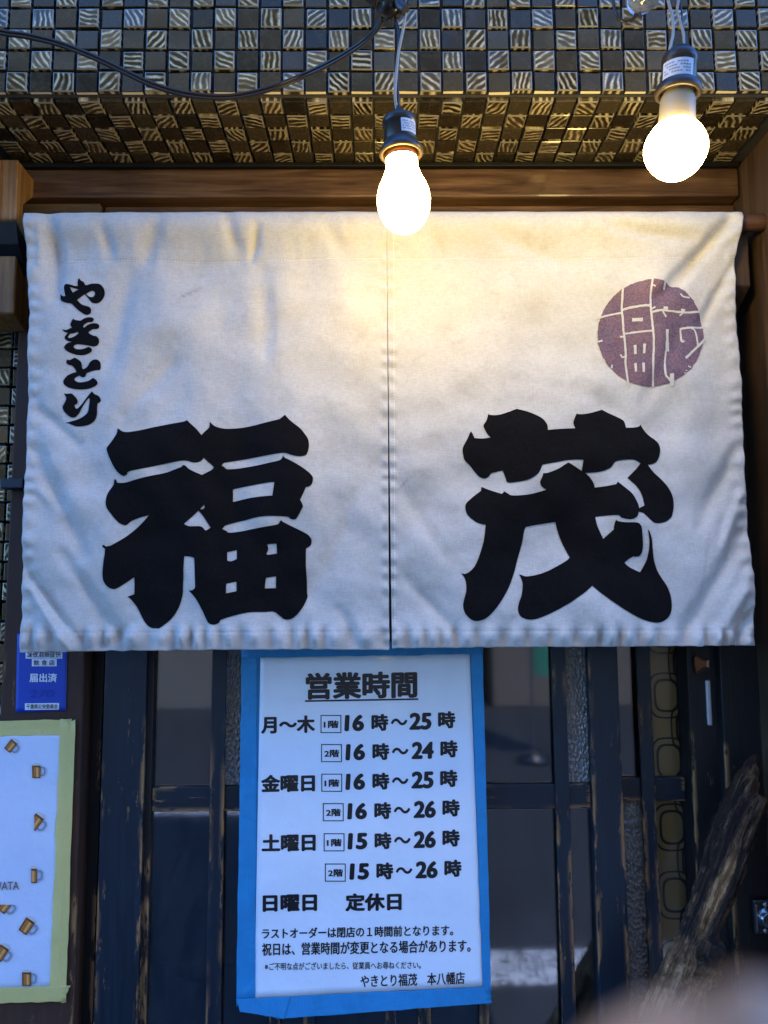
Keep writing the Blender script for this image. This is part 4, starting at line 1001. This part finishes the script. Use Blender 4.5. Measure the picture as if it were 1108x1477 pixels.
# ------------------------------------------------------------------ driftwood leaning at the right
cl = [(1092, 1087, 1.095, 3), (1087, 1100, 1.092, 9), (1079, 1125, 1.088, 17), (1069, 1160, 1.083, 23), (1059, 1195, 1.078, 28), (1050, 1228, 1.075, 30), (1037, 1265, 1.072, 29), (1024, 1300, 1.069, 27), (1012, 1328, 1.066, 24.5), (1005, 1350, 1.064, 25), (996, 1375, 1.062, 28), (984, 1405, 1.059, 30), (971, 1434, 1.056, 31), (954, 1470, 1.053, 32)]
pts = [P(a, b, c) for a, b, c, r in cl]; rads = [r * .98 * c / FPX for a, b, c, r in cl]
dirn = (pts[-1] - pts[-5]).normalized()
while pts[-1].z > .03: pts.append(pts[-1] + dirn * min(.06, max(.01, (pts[-1].z - .02) / -dirn.z))); rads.append(min(.046, rads[-1] * 1.015))
# local frame: z runs down the branch from its tip, x faces the street
zx = (P(960, 1434, 1.056) - pts[0]).normalized(); fx = Vector((0, -1, 0)); fx = (fx - zx * fx.dot(zx)).normalized(); fy = zx.cross(fx)
MB = Matrix.Translation(pts[0]) @ Matrix((fx, fy, zx)).transposed().to_4x4(); MBi = MB.inverted()
def driftwood():
    m = mat('weathered_driftwood', (.1, .07, .05), .88, spec=.25)
    a = noise_t(m, coords(m, (95, 95, 6)), 1.6, 9, .78, .7); b = noise_t(m, coords(m), 16, 7, .72); c = noise_t(m, coords(m, (26, 26, 3), loc=(2, 3, 1)), 1.4, 5, .65, .5)
    dark = ramp(m, a, [(.40, (.006, .0045, .004)), (.50, (.034, .021, .013)), (.57, (.10, .06, .032)), (.64, (.30, .18, .09))])
    pale = ramp(m, a, [(.38, (.08, .036, .014)), (.5, (.36, .19, .075)), (.60, (.74, .46, .22))])
    tc = N(m, 'ShaderNodeTexCoord'); sx = N(m, 'ShaderNodeSeparateXYZ'); L(m, tc.outputs['Object'], sx.inputs[0])
    f = mth(m, 'ADD', sx.outputs[2], mth(m, 'MULTIPLY', mth(m, 'SUBTRACT', b, .5), .16))
    fac = ramp(m, mth(m, 'ADD', f, .2), [(.445, g(0)), (.515, g(1))])
    scar = N(m, 'ShaderNodeVectorMath'); scar.operation = 'DISTANCE'
    mp = N(m, 'ShaderNodeMapping'); mp.inputs['Scale'].default_value = (1, 11, 1.6); L(m, tc.outputs['Object'], mp.inputs[0]); L(m, mp.outputs[0], scar.inputs[0])
    q = MBi @ P(1036, 1290, 1.045); scar.inputs[1].default_value = (q.x, q.y * 11, q.z * 1.6)
    sc2 = ramp(m, mth(m, 'ADD', scar.outputs['Value'], mth(m, 'MULTIPLY', mth(m, 'SUBTRACT', b, .5), .12)), [(.075, g(.85)), (.115, g(0))])
    fac = mth(m, 'MAXIMUM', fac, sc2)
    rub = ramp(m, c, [(.55, g(0)), (.66, g(.4))])
    col = mix(m, fac, mix(m, rub, dark, pale), pale)
    L(m, mix(m, ramp(m, b, [(.40, g(.75)), (.55, g(0))]), col, (.012, .009, .007)), bsdf(m).inputs['Base Color'])
    bump(m, mth(m, 'ADD', a, mth(m, 'MULTIPLY', b, .8)), 1.0, .007); return m
M_drift = driftwood()
bm = bmesh.new()
cp = catmull(pts, 12); nR = len(cp)
lens = [0]
for i in range(1, nR): lens.append(lens[-1] + (cp[i] - cp[i - 1]).length)
def drad(t):
    q = t * (len(rads) - 1); i = min(int(q), len(rads) - 2); return lerp(rads[i], rads[i + 1], q - i)
def dshape(t, ph):
    c, s = math.cos(ph), math.sin(ph); l = lens[min(nR - 1, int(t * (nR - 1) + .5))]
    q = 1 + .22 * nz(c * 1.5, s * 1.5, l * 5) + .16 * nz(c * 4, s * 4, l * 5) + .10 * nz(c * 10, s * 10, l * 7)
    q -= .30 * max(0, nz(c * 2.6, s * 2.6, l * 2.2 + 4)) ** .7
    return q
sweep_bm([MBi @ p for p in cp], drad, 72, bm, dshape)
def stubr(t, ph): return 1 + .25 * nz(math.cos(ph) * 2, math.sin(ph) * 2, t * 4) + .18 * nz(math.cos(ph) * 7, math.sin(ph) * 7, t * 6)
for path, r0, r1 in (([(1062, 1218, 1.075), (1074, 1190, 1.072), (1085, 1166, 1.07), (1091, 1152, 1.069), (1093, 1146, 1.069)], .021, .0125),
                     ([(1006, 1404, 1.055), (1018, 1384, 1.045), (1027, 1366, 1.038), (1031, 1356, 1.036)], .026, .015)):
    sweep_bm(catmull([MBi @ P(*q) for q in path], 8), lambda t: lerp(r0, r1, t ** .7) * (1 if t < .8 else math.sqrt(max(.05, 1 - ((t - .8) / .2) ** 2 * .9))), 40, bm, stubr)
dw = thing('driftwood_branch', Vector((pts[-1].x, pts[-1].y, 0)), 'weathered driftwood branch leaning against the right door', 'driftwood')
o = bm_obj('trunk', bm, M_drift, dw)
o.matrix_parent_inverse = Matrix.Translation(-dw.location); o.matrix_basis = MB
md = o.modifiers.new('join', 'REMESH'); md.mode = 'VOXEL'; md.voxel_size = .0022; md.use_smooth_shade = True
tx = bpy.data.textures.new('bark_relief', 'CLOUDS'); tx.noise_scale = .014; tx.noise_depth = 4
dm = o.modifiers.new('relief', 'DISPLACE'); dm.texture = tx; dm.texture_coords = 'LOCAL'; dm.strength = .007; dm.mid_level = .5

# ------------------------------------------------------------------ the photographer's hand at the lens
def hand():
    skin = mat('skin', (.60, .25, .11), .75, spec=.15); bsdf(skin).inputs['Subsurface Weight'].default_value = .2
    bsdf(skin).inputs['Subsurface Radius'].default_value = (.01, .004, .002); bsdf(skin).inputs['Subsurface Scale'].default_value = .4
    tip = P(1032, 1750, .036)
    bm = bmesh.new()
    fwd = Vector((.55, -.30, -.78)).normalized(); side = Vector((.65, .65, .2)); side = (side - fwd * side.dot(fwd)).normalized(); nrm = fwd.cross(side)
    pr_ = []
    def chain(pts, rads):
        q = catmull(pts, 8); n_ = len(q)
        def rad(t):
            s = t * (len(rads) - 1); i = min(int(s), len(rads) - 2); return lerp(rads[i], rads[i + 1], s - i)
        sweep_bm(q, rad, 24, bm)
    # index finger to the palm
    chain([tip - fwd * .0078, tip - fwd * .006, tip, tip + fwd * .022, tip + fwd * .048 + nrm * .002, tip + fwd * .085], [.002, .0055, .0082, .0082, .0088, .0105])
    palm = tip + fwd * .085
    for k, (ln, off) in enumerate(((.045, .020), (.042, .040), (.034, .058))):      # folded fingers
        b = palm + side * off + fwd * .006 * k
        chain([b, b - fwd * ln, b - fwd * (ln + .008) - nrm * .018, b - fwd * (ln * .5) - nrm * .030, b - fwd * (ln * .42) - nrm * .030], [.0105, .0092, .0088, .0075, .003])
    chain([palm + fwd * .05 - side * .008, palm + fwd * .02 - side * .028, palm - fwd * .008 - side * .036, palm - fwd * .028 - side * .030, palm - fwd * .033 - side * .029], [.016, .0125, .011, .009, .003])
    c = palm + side * .028
    chain([c - fwd * .008, c + fwd * .03, c + fwd * .07, c + fwd * .13, c + fwd * .30], [.030, .036, .032, .026, .034])
    o = bm_obj('person', bm, skin, None, True)
    md = o.modifiers.new('join', 'REMESH'); md.mode = 'VOXEL'; md.voxel_size = .0016; md.use_smooth_shade = True
    sm = o.modifiers.new('soften', 'SMOOTH'); sm.factor = .6; sm.iterations = 6
    tag(o, 'blurred bare fingertip of a hand at the lower right corner, close to the lens', 'person')
    nb = lathe_bm(tip - fwd * .003 + nrm * .0078, nrm, [(-.001, .0), (-.0005, .0045), (.0004, .004), (.0007, 0)], 20)
    bm_obj('fingernail', nb, mat('nail', (.48, .19, .08), .5, spec=.2), o, True)
hand()
